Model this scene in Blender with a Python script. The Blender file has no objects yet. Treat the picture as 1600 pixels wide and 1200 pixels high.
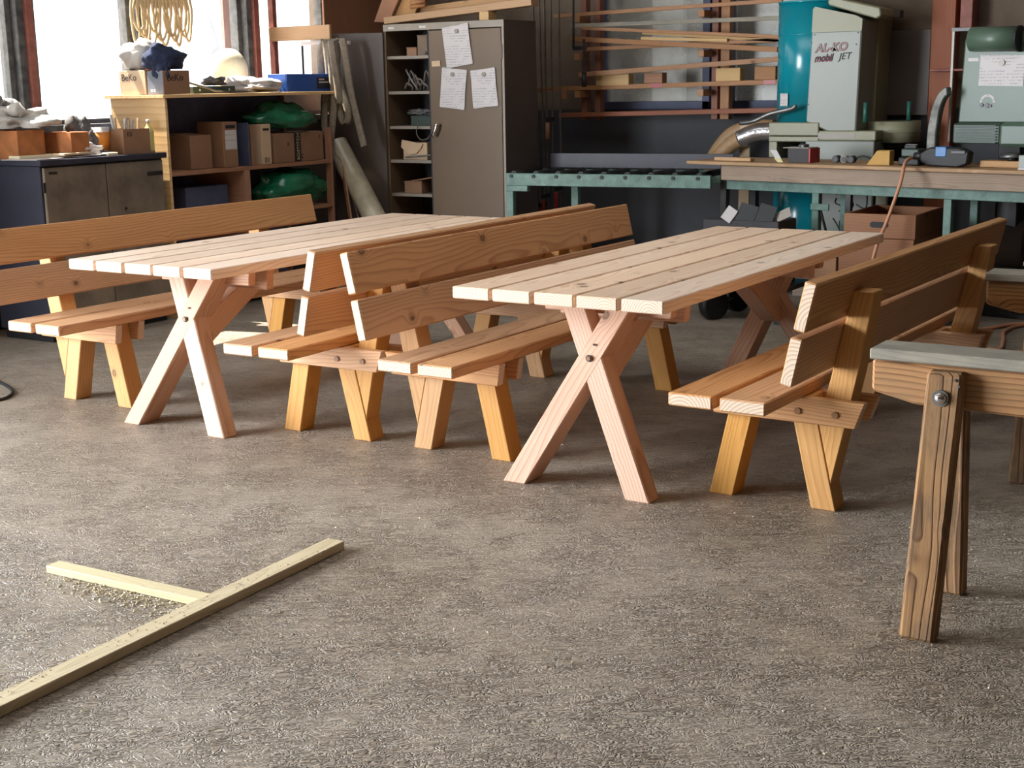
import bpy, bmesh, math, random
from math import sin, cos, pi, radians as rad
from mathutils import Vector, Matrix, noise
random.seed(7)
S = bpy.context.scene
COL = S.collection

# ------------------------------------------------------------ camera, world, light, exposure
cam_d = bpy.data.cameras.new('camera')
cam_d.sensor_width = 36; cam_d.lens = 2173.3/1600*36
cam = bpy.data.objects.new('camera', cam_d); COL.objects.link(cam)
_r = Vector((0.84615728, 0.53266465, -0.01691819)); _u = Vector((-0.09837466, 0.18731416, 0.97736167))
_f = Vector((-0.52377502, 0.82533737, -0.21089795))
cam.matrix_world = Matrix(((_r.x, _u.x, -_f.x, 0), (_r.y, _u.y, -_f.y, 0), (_r.z, _u.z, -_f.z, 1.4817), (0, 0, 0, 1)))
cam_d.clip_start = .05; cam_d.clip_end = 700
S.camera = cam

W = bpy.data.worlds.new('world'); S.world = W; W.use_nodes = True
bg = W.node_tree.nodes['Background']
bg.inputs['Color'].default_value = (0.93, 0.97, 1.0, 1); bg.inputs['Strength'].default_value = 3.3

def light(name, kind, loc, direction, power, color, size=None, size_y=None, angle=None):
    d = bpy.data.lights.new(name, kind); d.energy = power; d.color = color
    if kind == 'AREA':
        d.shape = 'RECTANGLE'; d.size = size; d.size_y = size_y or size
    if angle: d.angle = angle
    o = bpy.data.objects.new(name, d); COL.objects.link(o); o.location = loc
    o.rotation_euler = Vector(direction).to_track_quat('-Z', 'Y').to_euler()
    return o
light('sun', 'SUN', (-10, 5, 12), (.55, .14, -1), 24.0, (1, .93, .82), angle=rad(.6))
light('gate_daylight', 'AREA', (-7.62, .15, 1.75), (1, .16, -.05), 1340, (.87, .94, 1), 4.8, 3.2)
light('overhead_fill_light', 'AREA', (-3.6, 5.4, 4.05), (0, 0, -1), 75, (.92, .97, 1), 4.5, 2.4)  # soft unseen overhead light added to brighten the tops
vs = S.view_settings
S.display_settings.display_device = 'sRGB'
vs.view_transform = 'Standard'; vs.look = 'None'; vs.gamma = 1; vs.use_curve_mapping = False
vs.exposure = 0.0

# ------------------------------------------------------------ materials
def srgb(c):
    out = []
    for v in c:
        v /= 255.
        out.append(v/12.92 if v <= .04045 else ((v+.055)/1.055)**2.4)
    return (*out, 1)
class NT:
    def __init__(s, name):
        s.m = bpy.data.materials.new(name); s.m.use_nodes = True
        s.t = s.m.node_tree; s.b = s.t.nodes['Principled BSDF']
    def n(s, kind, **kw):
        nd = s.t.nodes.new(kind)
        for k, v in kw.items(): setattr(nd, k, v)
        return nd
    def l(s, a, b): s.t.links.new(a, b)
    def math(s, op, a, b=None, c=None, clamp=False):
        nd = s.n('ShaderNodeMath', operation=op); nd.use_clamp = clamp
        for i, x in enumerate((a, b, c)):
            if x is None: continue
            if isinstance(x, (int, float)): nd.inputs[i].default_value = x
            else: s.l(x, nd.inputs[i])
        return nd.outputs[0]
    def vmath(s, op, a, b=None):
        nd = s.n('ShaderNodeVectorMath', operation=op)
        for i, x in enumerate((a, b)):
            if x is None: continue
            if isinstance(x, tuple): nd.inputs[i].default_value = x
            else: s.l(x, nd.inputs[i])
        return nd.outputs[0]
    def noise(s, vec, scale, detail=3, rough=.5, dist=0):
        nd = s.n('ShaderNodeTexNoise'); nd.inputs['Scale'].default_value = scale
        nd.inputs['Detail'].default_value = detail; nd.inputs['Roughness'].default_value = rough
        nd.inputs['Distortion'].default_value = dist
        if vec is not None: s.l(vec, nd.inputs['Vector'])
        return nd.outputs['Fac']
    def ramp(s, fac, stops, interp='LINEAR'):
        nd = s.n('ShaderNodeValToRGB'); cr = nd.color_ramp; cr.interpolation = interp
        while len(cr.elements) < len(stops): cr.elements.new(.5)
        for e, (p, c) in zip(cr.elements, stops):
            e.position = p; e.color = c if not isinstance(c, (int, float)) else (c, c, c, 1)
        s.l(fac, nd.inputs[0]); return nd.outputs[0]
    def mix(s, fac, a, b, kind='MIX'):
        nd = s.n('ShaderNodeMix', data_type='RGBA', blend_type=kind)
        for i, x in ((0, fac), (6, a), (7, b)):
            if isinstance(x, (int, float)): nd.inputs[i].default_value = x
            elif isinstance(x, tuple): nd.inputs[i].default_value = x
            else: s.l(x, nd.inputs[i])
        return nd.outputs[2]
    def bump(s, h, strength, dist=.002):
        nd = s.n('ShaderNodeBump'); nd.inputs['Strength'].default_value = strength; nd.inputs['Distance'].default_value = dist
        s.l(h, nd.inputs['Height']); s.l(nd.outputs[0], s.b.inputs['Normal'])
    def out(s, color=None, rough=None, spec=None, metal=None):
        for k, v in (('Base Color', color), ('Roughness', rough), ('Specular IOR Level', spec), ('Metallic', metal)):
            if v is None: continue
            if isinstance(v, (int, float, tuple)): s.b.inputs[k].default_value = v
            else: s.l(v, s.b.inputs[k])
        return s.m

def wood(name, early, late, knot=(70, 38, 20), freq=95, rough=.55, contrast=.55, knots=True, dirt=0., grime=(60, 55, 50), bump=.25, endpale=0.):
    """Growth rings about a pith that runs along local Y; every object gets its own pith and tint."""
    t = NT(name)
    tc = t.n('ShaderNodeTexCoord').outputs['Object']
    oi = t.n('ShaderNodeObjectInfo').outputs['Random']
    wn = t.n('ShaderNodeTexWhiteNoise', noise_dimensions='1D'); t.l(oi, wn.inputs['W'])
    off = t.vmath('MULTIPLY', wn.outputs['Color'], (3.1, 7.7, 5.3))
    p = t.vmath('ADD', tc, off)
    st = t.vmath('MULTIPLY', p, (1, .28, 1))
    warp = t.n('ShaderNodeTexNoise'); warp.inputs['Scale'].default_value = 3.2; warp.inputs['Detail'].default_value = 2; t.l(st, warp.inputs['Vector'])
    w2 = t.vmath('SUBTRACT', warp.outputs['Color'], (.5, .5, .5)); w2 = t.vmath('MULTIPLY', w2, (.11, 0, .11))
    pith = t.vmath('MULTIPLY', t.vmath('SUBTRACT', wn.outputs['Color'], (.5, .5, -.25)), (.16, 0, .11))
    q = t.vmath('ADD', t.vmath('ADD', tc, w2), pith)
    # knots
    kv = t.n('ShaderNodeTexVoronoi', feature='F1'); kv.inputs['Scale'].default_value = 5.4
    t.l(t.vmath('MULTIPLY', p, (1, .75, 1)), kv.inputs['Vector']); kd = kv.outputs['Distance']
    sp = t.n('ShaderNodeSeparateXYZ'); t.l(q, sp.inputs[0])
    r = t.math('SQRT', t.math('ADD', t.math('MULTIPLY', sp.outputs[0], sp.outputs[0]), t.math('MULTIPLY', sp.outputs[2], sp.outputs[2])))
    if knots:
        bulge = t.math('POWER', t.math('SUBTRACT', 1.0, t.math('MULTIPLY', kd, 3.2, clamp=True), clamp=True), 2.0)
        r = t.math('ADD', r, t.math('MULTIPLY', bulge, .036))
    ph = t.math('FRACT', t.math('MULTIPLY', r, freq))
    ring = t.ramp(ph, [(0, 0.0), (.55, .25), (.86, 1.0), (1, 0.0)])
    fib = t.noise(t.vmath('MULTIPLY', p, (170, 5, 170)), 1.0, 2, .6)
    blot = t.noise(t.vmath('MULTIPLY', p, (6, 1.1, 6)), 1.0, 2)
    f = t.math('MULTIPLY', ring, contrast)
    f = t.math('ADD', f, t.math('MULTIPLY', t.math('SUBTRACT', fib, .5), .5))
    f = t.math('ADD', f, t.math('MULTIPLY', t.math('SUBTRACT', blot, .5), .5), clamp=True)
    col = t.mix(f, srgb(early), srgb(late))
    hsv = t.n('ShaderNodeHueSaturation'); t.l(col, hsv.inputs['Color'])
    mr = t.n('ShaderNodeMapRange'); mr.inputs[3].default_value = .90; mr.inputs[4].default_value = 1.08; t.l(wn.outputs['Value'], mr.inputs[0]); t.l(mr.outputs[0], hsv.inputs['Value'])
    sv = t.n('ShaderNodeMapRange'); sv.inputs[3].default_value = .88; sv.inputs[4].default_value = 1.1; t.l(oi, sv.inputs[0]); t.l(sv.outputs[0], hsv.inputs['Saturation'])
    col = hsv.outputs[0]
    if knots:
        kf = t.ramp(kd, [(0, .7), (.045, .75), (.070, 1.0), (.085, .30), (.17, 0.0)])
        col = t.mix(t.math('MULTIPLY', kf, .8), col, srgb(knot))
    if endpale:
        nz = t.n('ShaderNodeSeparateXYZ'); t.l(t.n('ShaderNodeTexCoord').outputs['Normal'], nz.inputs[0])
        ef = t.ramp(t.math('ABSOLUTE', nz.outputs[1]), [(.75, 0.0), (.93, 1.0)])
        ec = t.mix(t.math('MULTIPLY', ring, .8), srgb((226, 206, 186)), srgb((176, 140, 108)))
        col = t.mix(t.math('MULTIPLY', ef, endpale), col, ec)
    if dirt:
        g = t.noise(t.vmath('MULTIPLY', p, (9, 3, 9)), 1.3, 5, .65)
        gf = t.ramp(g, [(.42, 0.0), (.62, 1.0)])
        col = t.mix(t.math('MULTIPLY', gf, dirt), col, srgb(grime))
    t.bump(t.math('ADD', ring, t.math('MULTIPLY', fib, .6)), bump, .0012)
    return t.out(col, rough, .35)

def plain(name, c, rough=.5, metal=0., spec=.5, var=.12, scale=8, bump=0., bscale=60, c2=None):
    t = NT(name)
    tc = t.n('ShaderNodeTexCoord').outputs['Object']
    n = t.noise(tc, scale, 5, .6)
    a = srgb(c); b = srgb(c2) if c2 else tuple(x*(1-2.2*var) for x in a[:3])+(1,)
    hi = tuple(min(1, x*(1+var)) for x in a[:3])+(1,)
    col = t.mix(t.ramp(n, [(.3, 0.0), (.7, 1.0)]), b, hi)
    if bump: t.bump(t.noise(tc, bscale, 3), bump, .003)
    return t.out(col, rough, spec, metal)

M = dict(
 table=wood('fir_table', (240, 212, 186), (194, 148, 114), freq=110, contrast=.5, rough=.42, endpale=.9),
 table_leg=wood('fir_table_leg', (212, 172, 146), (172, 116, 88), freq=80, contrast=.55),
 bench=wood('larch_bench', (212, 163, 118), (150, 94, 56), freq=85, contrast=.5, rough=.48, endpale=.9),
 bench_leg=wood('larch_bench_leg', (208, 156, 94), (160, 104, 54), freq=90, contrast=.42),
 old=wood('weathered_timber', (184, 130, 74), (112, 66, 34), freq=80, contrast=.8, dirt=.6, grime=(150, 120, 86), bump=1.0, rough=.75),
 oldleg=wood('worn_timber', (166, 128, 90), (92, 60, 38), freq=75, contrast=.8, dirt=.75, grime=(96, 78, 62), bump=1.3, rough=.8),
 greywood=wood('grey_board', (158, 150, 134), (112, 106, 96), freq=100, contrast=.4, dirt=.5, grime=(110, 110, 108), rough=.75, knots=False),
 beam=wood('dusty_beam', (168, 148, 130), (124, 102, 86), freq=80, contrast=.5, dirt=.3, grime=(130, 116, 104), rough=.7),
 benchtop=wood('bench_board', (196, 156, 112), (150, 108, 72), freq=90, contrast=.4, dirt=.3, grime=(120, 96, 74), rough=.6),
 lath=wood('raw_lath', (226, 212, 176), (196, 176, 132), freq=120, contrast=.35, rough=.6),
 floorboard=wood('spruce_board', (214, 196, 158), (178, 154, 112), freq=110, contrast=.4, dirt=.15, grime=(150, 140, 124), rough=.65),
 rack=wood('rack_wood', (170, 124, 86), (128, 84, 56), freq=110, contrast=.5, dirt=.25, grime=(120, 90, 66)),
 rack2=wood('locker_timber', (196, 154, 108), (150, 108, 72), freq=70, contrast=.4),
 rackred=wood('rack_red_wood', (140, 84, 60), (100, 56, 40), freq=110, contrast=.4, knots=False),
 rackyellow=wood('yellow_block', (206, 166, 104), (180, 138, 82), freq=70, contrast=.3, knots=False),
 crate=wood('crate_wood', (158, 110, 78), (124, 82, 56), freq=60, contrast=.4),
 ply=wood('plywood', (226, 190, 140), (190, 146, 98), freq=22, contrast=.5, knots=False, rough=.6),
 shelfwood=wood('shelf_wood', (168, 124, 98), (130, 92, 72), freq=80, contrast=.4, knots=False),
 darkwood=plain('dark_painted_wood', (74, 80, 108), .6, var=.1),
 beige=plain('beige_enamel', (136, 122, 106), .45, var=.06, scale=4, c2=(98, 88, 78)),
 darkmetal=plain('dark_blue_metal', (46, 46, 60), .5, var=.1),
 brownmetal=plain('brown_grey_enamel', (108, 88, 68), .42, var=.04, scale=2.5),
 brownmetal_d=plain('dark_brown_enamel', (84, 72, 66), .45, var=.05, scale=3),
 cabin=plain('cabinet_inside', (52, 48, 52), .6),
 lightgrey=plain('light_grey_enamel', (150, 140, 128), .4, var=.05),
 charcoal=plain('charcoal_wall_paint', (62, 62, 66), .7, var=.12, scale=2, bump=.2, bscale=20),
 wallup=plain('grimy_wall_plaster', (120, 106, 90), .8, var=.15, scale=1.5, c2=(84, 68, 54)),
 ceiling=plain('ceiling_board', (112, 98, 82), .8),
 walldark=plain('dark_timber_wall', (84, 66, 50), .8),
 winframe=plain('worn_window_frame', (96, 96, 96), .7, var=.25, scale=14, c2=(52, 52, 54)),
 redframe=plain('faded_red_paint', (150, 92, 82), .6, var=.15, scale=14, c2=(116, 66, 58)),
 teal=plain('teal_sheet', (16, 136, 152), .2, spec=.6, var=.05, scale=2, bump=.35, bscale=3),
 mint=plain('mint_steel', (112, 142, 130), .5, var=.1, scale=20, c2=(86, 114, 104)),
 sage=plain('sage_green_enamel', (76, 96, 80), .4, var=.05, scale=3),
 sagedark=plain('dark_green_enamel', (52, 68, 58), .45, var=.08),
 cream=plain('cream_enamel', (144, 142, 116), .42, var=.03, scale=3),
 white=plain('white_enamel', (144, 148, 140), .4, var=.02, scale=2),
 steel=plain('dull_steel', (128, 128, 126), .42, metal=.75, var=.2, scale=12),
 guard=plain('worn_aluminium', (120, 118, 112), .55, metal=.5, var=.3, scale=14),
 chrome=plain('chrome', (225, 225, 228), .15, metal=1., var=.02),
 foil=plain('crumpled_foil', (205, 205, 208), .25, metal=.9, var=.1, bump=1.0, bscale=40),
 black=plain('black_rubber', (30, 30, 32), .55, var=.15),
 dark=plain('dark_steel', (58, 56, 56), .4, metal=.5, var=.1),
 purple=plain('purple_grey_steel', (76, 74, 84), .5, var=.06),
 red=plain('red_plastic', (166, 48, 46), .4),
 blue=plain('blue_plastic', (48, 92, 176), .35, var=.05),
 bluetool=plain('tool_blue', (54, 110, 170), .4),
 navy=plain('navy_cloth', (40, 50, 78), .9, var=.2, scale=20, bump=.6, bscale=25),
 rag=plain('pale_rag', (200, 196, 190), .9, var=.12, scale=8, bump=.6, bscale=20),
 greyrag=plain('grey_rag', (110, 108, 108), .9, var=.35, scale=12, bump=.6, bscale=20),
 card=plain('cardboard', (146, 110, 84), .75, var=.05),
 cardlight=plain('pale_cardboard', (208, 180, 148), .75, var=.04),
 orangebox=plain('orange_brown_box', (176, 110, 62), .6, var=.14, scale=10),
 orange=plain('orange_label', (226, 140, 50), .5),
 paper=plain('paper', (206, 200, 198), .7, var=.02),
 greenbag=plain('green_film', (28, 116, 82), .22, spec=.7, var=.25, scale=7, bump=.5, bscale=14),
 strap=plain('webbing_strap', (146, 134, 118), .85, var=.15, scale=30),
 cable=plain('tan_cable', (222, 200, 160), .6, var=.12),
 hose=plain('brown_ribbed_hose', (170, 136, 98), .5, var=.08),
 airhose=plain('orange_air_hose', (206, 146, 112), .4, var=.05),
 roll=plain('film_wrapped_roll', (196, 186, 160), .3, spec=.6, var=.14, scale=9, bump=.8, bscale=18),
 gold=plain('yellow_bottle', (206, 196, 130), .4),
 ball=plain('cream_ball', (246, 238, 208), .5, var=.1),
 ink=plain('black_ink', (34, 32, 36), .6),
 redink=plain('dark_red_ink', (128, 40, 56), .6),
 facade=plain('pale_render', (96, 98, 100), .9, var=.15, scale=.6),
 facadew=plain('white_board', (186, 190, 188), .9),
 grass=plain('yard_gravel', (236, 236, 234), .95, var=.02),
 slate=plain('slate_blue', (120, 124, 134), .8),
 rodsteel=plain('dull_bar', (112, 102, 94), .5, metal=.2, var=.15, scale=10),
 rodgreen=plain('green_rod', (44, 104, 92), .4),
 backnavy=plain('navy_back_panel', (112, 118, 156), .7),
 pink=plain('faded_pink', (170, 128, 122), .9),
 brassy=plain('brown_bolt', (150, 104, 66), .45),
 brass=plain('amber_glow', (190, 140, 60), .5),
)
def glass_mat(name, tint, rough, alpha):
    t = NT(name); b = t.b
    b.inputs['Base Color'].default_value = tint; b.inputs['Roughness'].default_value = rough
    b.inputs['Alpha'].default_value = alpha; b.inputs['Specular IOR Level'].default_value = .6
    tc = t.n('ShaderNodeTexCoord').outputs['Object']
    n = t.noise(tc, 3, 5, .6)
    t.l(t.ramp(n, [(.3, max(0, alpha-.1)), (.75, min(1, alpha+.2))]), b.inputs['Alpha'])
    return t.m
M['pane'] = glass_mat('clear_pane', (.8, .85, .85, 1), .05, .06)
M['dusty'] = glass_mat('dusty_pane', srgb((150, 142, 124)), .3, .45)

def paper_print(name):
    t = NT(name)
    tc = t.n('ShaderNodeTexCoord').outputs['Object']
    sp = t.n('ShaderNodeSeparateXYZ'); t.l(tc, sp.inputs[0])
    ln = t.math('GREATER_THAN', t.math('FRACT', t.math('MULTIPLY', sp.outputs[2], 55)), .62)
    wd = t.math('GREATER_THAN', t.noise(t.vmath('MULTIPLY', tc, (90, 1, 55)), 1, 1), .47)
    bl = t.math('GREATER_THAN', t.noise(t.vmath('MULTIPLY', tc, (7, 1, 10)), 1.3, 1), .48)
    f = t.math('MULTIPLY', t.math('MULTIPLY', ln, wd), t.math('MULTIPLY', bl, .34))
    return t.out(t.mix(f, srgb((206, 200, 200)), srgb((70, 70, 90))), .7, .3)
M['print'] = paper_print('printed_sheet')

def floor_mat():
    t = NT('pressed_strand_floor')
    tc = t.n('ShaderNodeTexCoord').outputs['Object']
    def rotd(a, sx, sy, off):
        mp = t.n('ShaderNodeMapping'); mp.inputs['Rotation'].default_value = (0, 0, rad(a)); t.l(tc, mp.inputs[0])
        return t.vmath('ADD', t.vmath('MULTIPLY', mp.outputs[0], (sx, sy, 1)), (off, off*.37, 0))
    # long flat strands, mostly along one direction
    st = None
    for k, (a, sx, sy, lo) in enumerate(((-32, 7, 85, .60), (-20, 9, 95, .62), (-46, 8, 90, .62), (10, 14, 90, .64))):
        v = t.ramp(t.noise(rotd(a, sx, sy, k*7.3), 1.0, 1, .5, .25), [(lo-.03, 0.0), (lo+.03, 1.0)])
        st = v if st is None else t.math('MAXIMUM', st, v)
    dk = t.ramp(t.noise(rotd(-34, 6, 70, 51.), 1.0, 1, .5, .3), [(.62, 0.0), (.68, 1.0)])
    # curly pressed chips: contour bands of a warped noise
    w = t.n('ShaderNodeTexNoise'); w.inputs['Scale'].default_value = 26; w.inputs['Detail'].default_value = 2; w.inputs['Distortion'].default_value = 1.2
    t.l(rotd(-32, .75, 1.25, 3.), w.inputs['Vector'])
    band = t.math('ABSOLUTE', t.math('SUBTRACT', t.math('FRACT', t.math('MULTIPLY', w.outputs['Fac'], 7.0)), .5))
    worm = t.ramp(band, [(.0, 0.0), (.10, .35), (.25, .8), (.5, .9)])
    area = t.ramp(t.noise(tc, 5, 2, .6), [(.36, 0.35), (.55, 1.0)])
    wormk = t.math('MULTIPLY', t.math('SUBTRACT', worm, .7), area)
    fine = t.noise(tc, 140, 3, .6)
    big = t.noise(tc, .9, 3, .6); mid = t.noise(tc, 5, 4, .65)
    base = t.mix(t.ramp(big, [(.35, 0.0), (.65, 1.0)]), srgb((155, 141, 124)), srgb((174, 161, 147)))
    base = t.mix(t.math('MULTIPLY', t.ramp(mid, [(.4, 0.0), (.7, 1.0)]), .45), base, srgb((134, 114, 94)))
    base = t.mix(t.math('MULTIPLY', st, .42), base, srgb((192, 178, 158)))
    base = t.mix(t.math('MULTIPLY', dk, .35), base, srgb((104, 86, 70)))
    gray = t.math('ADD', t.math('ADD', .5, t.math('MULTIPLY', wormk, .62)), t.math('MULTIPLY', t.math('SUBTRACT', fine, .5), .35))
    c = t.mix(1.0, base, t.ramp(gray, [(0, .42), (.5, .98), (1.0, 1.0)]), 'MULTIPLY')
    h = t.math('ADD', t.math('ADD', t.math('MULTIPLY', wormk, 1.0), t.math('MULTIPLY', st, .5)), t.math('MULTIPLY', fine, .5))
    t.bump(h, 1.0, .005)
    return t.out(c, t.ramp(mid, [(.3, .40), (.7, .52)]), .5)
M['floor'] = floor_mat()

# ------------------------------------------------------------ geometry helpers
def tagp(o, label=None, cat=None, group=None, kind=None):
    for k, v in (('label', label), ('category', cat), ('group', group), ('kind', kind)):
        if v: o[k] = v
    return o
def thing(name, label, cat, loc=(0, 0, 0), rotz=0., group=None, rot=None):
    o = bpy.data.objects.new(name, None); COL.objects.link(o)
    o.location = loc; o.rotation_euler = rot if rot else (0, 0, rotz); o.empty_display_size = .1
    return tagp(o, label, cat, group)
def solid(name, V, F, mat, par=None, grain=None, bev=0., smooth=False):
    V = [Vector(v) for v in V]
    c = Vector([(min(v[i] for v in V)+max(v[i] for v in V))/2 for i in range(3)])
    if grain:
        y = Vector(grain).normalized(); z = Vector((0, 0, 1)) if abs(y.z) < .9 else Vector((0, 1, 0))
        x = y.cross(z).normalized(); z = x.cross(y)
        R = Matrix((x, y, z)).transposed()
    else: R = Matrix.Identity(3)
    Ri = R.transposed()
    bm = bmesh.new()
    vs_ = [bm.verts.new(Ri @ (v-c)) for v in V]
    for f in F: bm.faces.new([vs_[i] for i in f])
    bmesh.ops.recalc_face_normals(bm, faces=bm.faces)
    if bev: bmesh.ops.bevel(bm, geom=list(bm.edges), offset=bev, segments=1, affect='EDGES', clamp_overlap=True)
    me = bpy.data.meshes.new(name); bm.to_mesh(me); bm.free(); me.materials.append(mat)
    if smooth:
        for p in me.polygons: p.use_smooth = True
    o = bpy.data.objects.new(name, me); COL.objects.link(o)
    o.location = c; o.rotation_euler = R.to_euler()
    if par: o.parent = par
    return o
BF = [(0, 1, 2, 3), (7, 6, 5, 4), (0, 4, 5, 1), (1, 5, 6, 2), (2, 6, 7, 3), (3, 7, 4, 0)]
def box(name, xr, yr, zr, mat, par=None, bev=.003, rot=None, grain=0):
    V = [Vector((x, y, z)) for z in zr for x, y in ((xr[0], yr[0]), (xr[1], yr[0]), (xr[1], yr[1]), (xr[0], yr[1]))]
    d = (xr[1]-xr[0], yr[1]-yr[0], zr[1]-zr[0]); g = Vector([1. if i == max(range(3), key=lambda k: abs(d[k])) else 0. for i in range(3)]) if grain == 0 else grain
    if rot:
        c = sum(V, Vector())/8; R = (Matrix.Rotation(rad(rot[2]), 3, 'Z') @ Matrix.Rotation(rad(rot[1]), 3, 'Y') @ Matrix.Rotation(rad(rot[0]), 3, 'X'))
        V = [c + R @ (v-c) for v in V]; g = R @ Vector(g) if g else None
    return solid(name, V, BF, mat, par, g, bev)
def prism(name, prof, y0, y1, mat, par=None, grain=None, bev=.003, shear=0., axis='y'):
    """prof: (x, z) outline, extruded in y; shear moves y by shear*z; axis 'x': prof is (y, z), extruded in x."""
    n = len(prof)
    f = (lambda a, e, z: (a, e+shear*z, z)) if axis == 'y' else ((lambda a, e, z: (e, a, z)) if axis == 'x' else (lambda a, e, z: (a, z, e)))
    V = [f(a, y0, z) for a, z in prof]+[f(a, y1, z) for a, z in prof]
    F = [tuple(range(n)), tuple(range(2*n-1, n-1, -1))]+[(i, (i+1) % n, (i+1) % n+n, i+n) for i in range(n)]
    return solid(name, V, F, mat, par, grain, bev)
def stick(name, p0, p1, h, d, mat, par=None, bev=.002, up=(0, 0, 1)):
    p0, p1 = Vector(p0), Vector(p1); y = (p1-p0).normalized(); z = Vector(up); x = y.cross(z).normalized(); z = x.cross(y)
    V = [p+x*a+z*b for b in (-h/2, h/2) for p, a in ((p0, -d/2), (p1, -d/2), (p1, d/2), (p0, d/2))]
    return solid(name, V, BF, mat, par, y, bev)
def smooth_path(P, n=6, closed=False):
    P = [Vector(p) for p in P]; out = []
    m = len(P); rng = range(m if closed else m-1)
    for i in rng:
        a = P[(i-1) % m] if closed or i > 0 else P[0]; b = P[i]; c = P[(i+1) % m]; d = P[(i+2) % m] if closed or i+2 < m else P[-1]
        for k in range(n):
            t = k/n
            out.append(.5*((2*b)+(c-a)*t+(2*a-5*b+4*c-d)*t*t+(3*b-a-3*c+d)*t**3))
    if not closed: out.append(P[-1])
    return out
def tube(name, P, r, mat, par=None, seg=8, n=6, closed=False, flat=None, width_dir=None, smooth=True, rfun=None):
    Q = smooth_path(P, n, closed) if n else [Vector(p) for p in P]
    bm_v = []; m = len(Q); prev = None
    for i, q in enumerate(Q):
        tan = (Q[(i+1) % m]-Q[(i-1) % m]) if closed or 0 < i < m-1 else (Q[1]-Q[0] if i == 0 else Q[-1]-Q[-2])
        tan.normalize()
        if width_dir is not None: a = Vector(width_dir); a = (a-tan*a.dot(tan)).normalized()
        else:
            a = prev if prev is not None else (Vector((0, 0, 1)) if abs(tan.z) < .9 else Vector((1, 0, 0)))
            a = (a-tan*a.dot(tan)).normalized(); prev = a
        b = tan.cross(a); rr = r*(rfun(i/(m-1)) if rfun else 1)
        for k in range(seg):
            t = 2*pi*k/seg
            bm_v.append(q+a*cos(t)*rr+b*sin(t)*(rr if flat is None else flat))
    F = []
    for i in range(m if closed else m-1):
        j = (i+1) % m
        for k in range(seg):
            k2 = (k+1) % seg; F.append((i*seg+k, i*seg+k2, j*seg+k2, j*seg+k))
    if not closed: F += [tuple(range(seg)), tuple(range((m-1)*seg+seg-1, (m-1)*seg-1, -1))]
    return solid(name, bm_v, F, mat, par, None, 0, smooth)
def cyl(name, p0, p1, r, mat, par=None, seg=20, r2=None, smooth=True):
    p0, p1 = Vector(p0), Vector(p1); y = (p1-p0).normalized(); a = Vector((0, 0, 1)) if abs(y.z) < .9 else Vector((1, 0, 0))
    a = (a-y*a.dot(y)).normalized(); b = y.cross(a); r2 = r if r2 is None else r2
    V = [p+(a*cos(2*pi*k/seg)+b*sin(2*pi*k/seg))*q for p, q in ((p0, r), (p1, r2)) for k in range(seg)]
    F = [tuple(range(seg)), tuple(range(2*seg-1, seg-1, -1))]+[(k, (k+1) % seg, (k+1) % seg+seg, k+seg) for k in range(seg)]
    o = solid(name, V, F, mat, par, None, 0)
    if smooth:
        for p in o.data.polygons:
            if len(p.vertices) == 4: p.use_smooth = True
    return o
def blob(name, c, rad3, mat, par=None, amp=.25, freq=3., seed=0, sub=4, flatbottom=True):
    bm = bmesh.new(); bmesh.ops.create_icosphere(bm, subdivisions=sub, radius=1)
    for v in bm.verts:
        p = v.co.copy(); s = Vector((seed*3.3, seed*1.7, seed*.9))
        k = 1+amp*noise.noise(p*freq*.5+s)*1.3+amp*.8*abs(noise.noise(p*freq+s))-amp*.35*abs(noise.noise(p*freq*2.3+s))
        p = p*k
        if flatbottom and p.z < -.72: p.z = -.72
        v.co = Vector((p.x*rad3[0], p.y*rad3[1], p.z*rad3[2]))
    me = bpy.data.meshes.new(name); bm.to_mesh(me); bm.free(); me.materials.append(mat)
    for p in me.polygons: p.use_smooth = True
    o = bpy.data.objects.new(name, me); COL.objects.link(o); o.location = c
    if par: o.parent = par
    return o
def text(name, s, size, loc, rot, mat, par=None, shear=0., ext=.0006, offset=0., sx=1., align='LEFT'):
    cu = bpy.data.curves.new(name, 'FONT'); cu.body = s; cu.size = size; cu.extrude = ext; cu.shear = shear; cu.offset = offset; cu.align_x = align
    cu.resolution_u = 3
    to = bpy.data.objects.new(name, cu); COL.objects.link(to)
    dg = bpy.context.evaluated_depsgraph_get(); me = bpy.data.meshes.new_from_object(to.evaluated_get(dg))
    bpy.data.objects.remove(to); bpy.data.curves.remove(cu)
    me.materials.clear(); me.materials.append(mat)
    o = bpy.data.objects.new(name, me); COL.objects.link(o); o.location = loc; o.rotation_euler = rot; o.scale = (sx, 1, 1)
    if par: o.parent = par
    return o
def kids(o): return [c for c in COL.objects if c.parent == o]
def dup(root, loc, rotz, label, group=None):
    allk = {}
    for c in COL.objects:
        if c.parent: allk.setdefault(c.parent.name, []).append(c)
    def cp(o, par):
        c = o.copy(); COL.objects.link(c)
        if par: c.parent = par
        for k in allk.get(o.name, []): cp(k, c)
        return c
    r = cp(root, None); r.location = loc; r.rotation_euler = (0, 0, rotz); r['label'] = label
    if group: r['group'] = group
    return r
def struct(o): o['kind'] = 'structure'; return o
def top(o, label, cat, group=None): return tagp(o, label, cat, group)
FRONT = (pi/2, 0, 0)          # text facing -y
RIGHT = (pi/2, 0, pi/2)       # text facing +x

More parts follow.
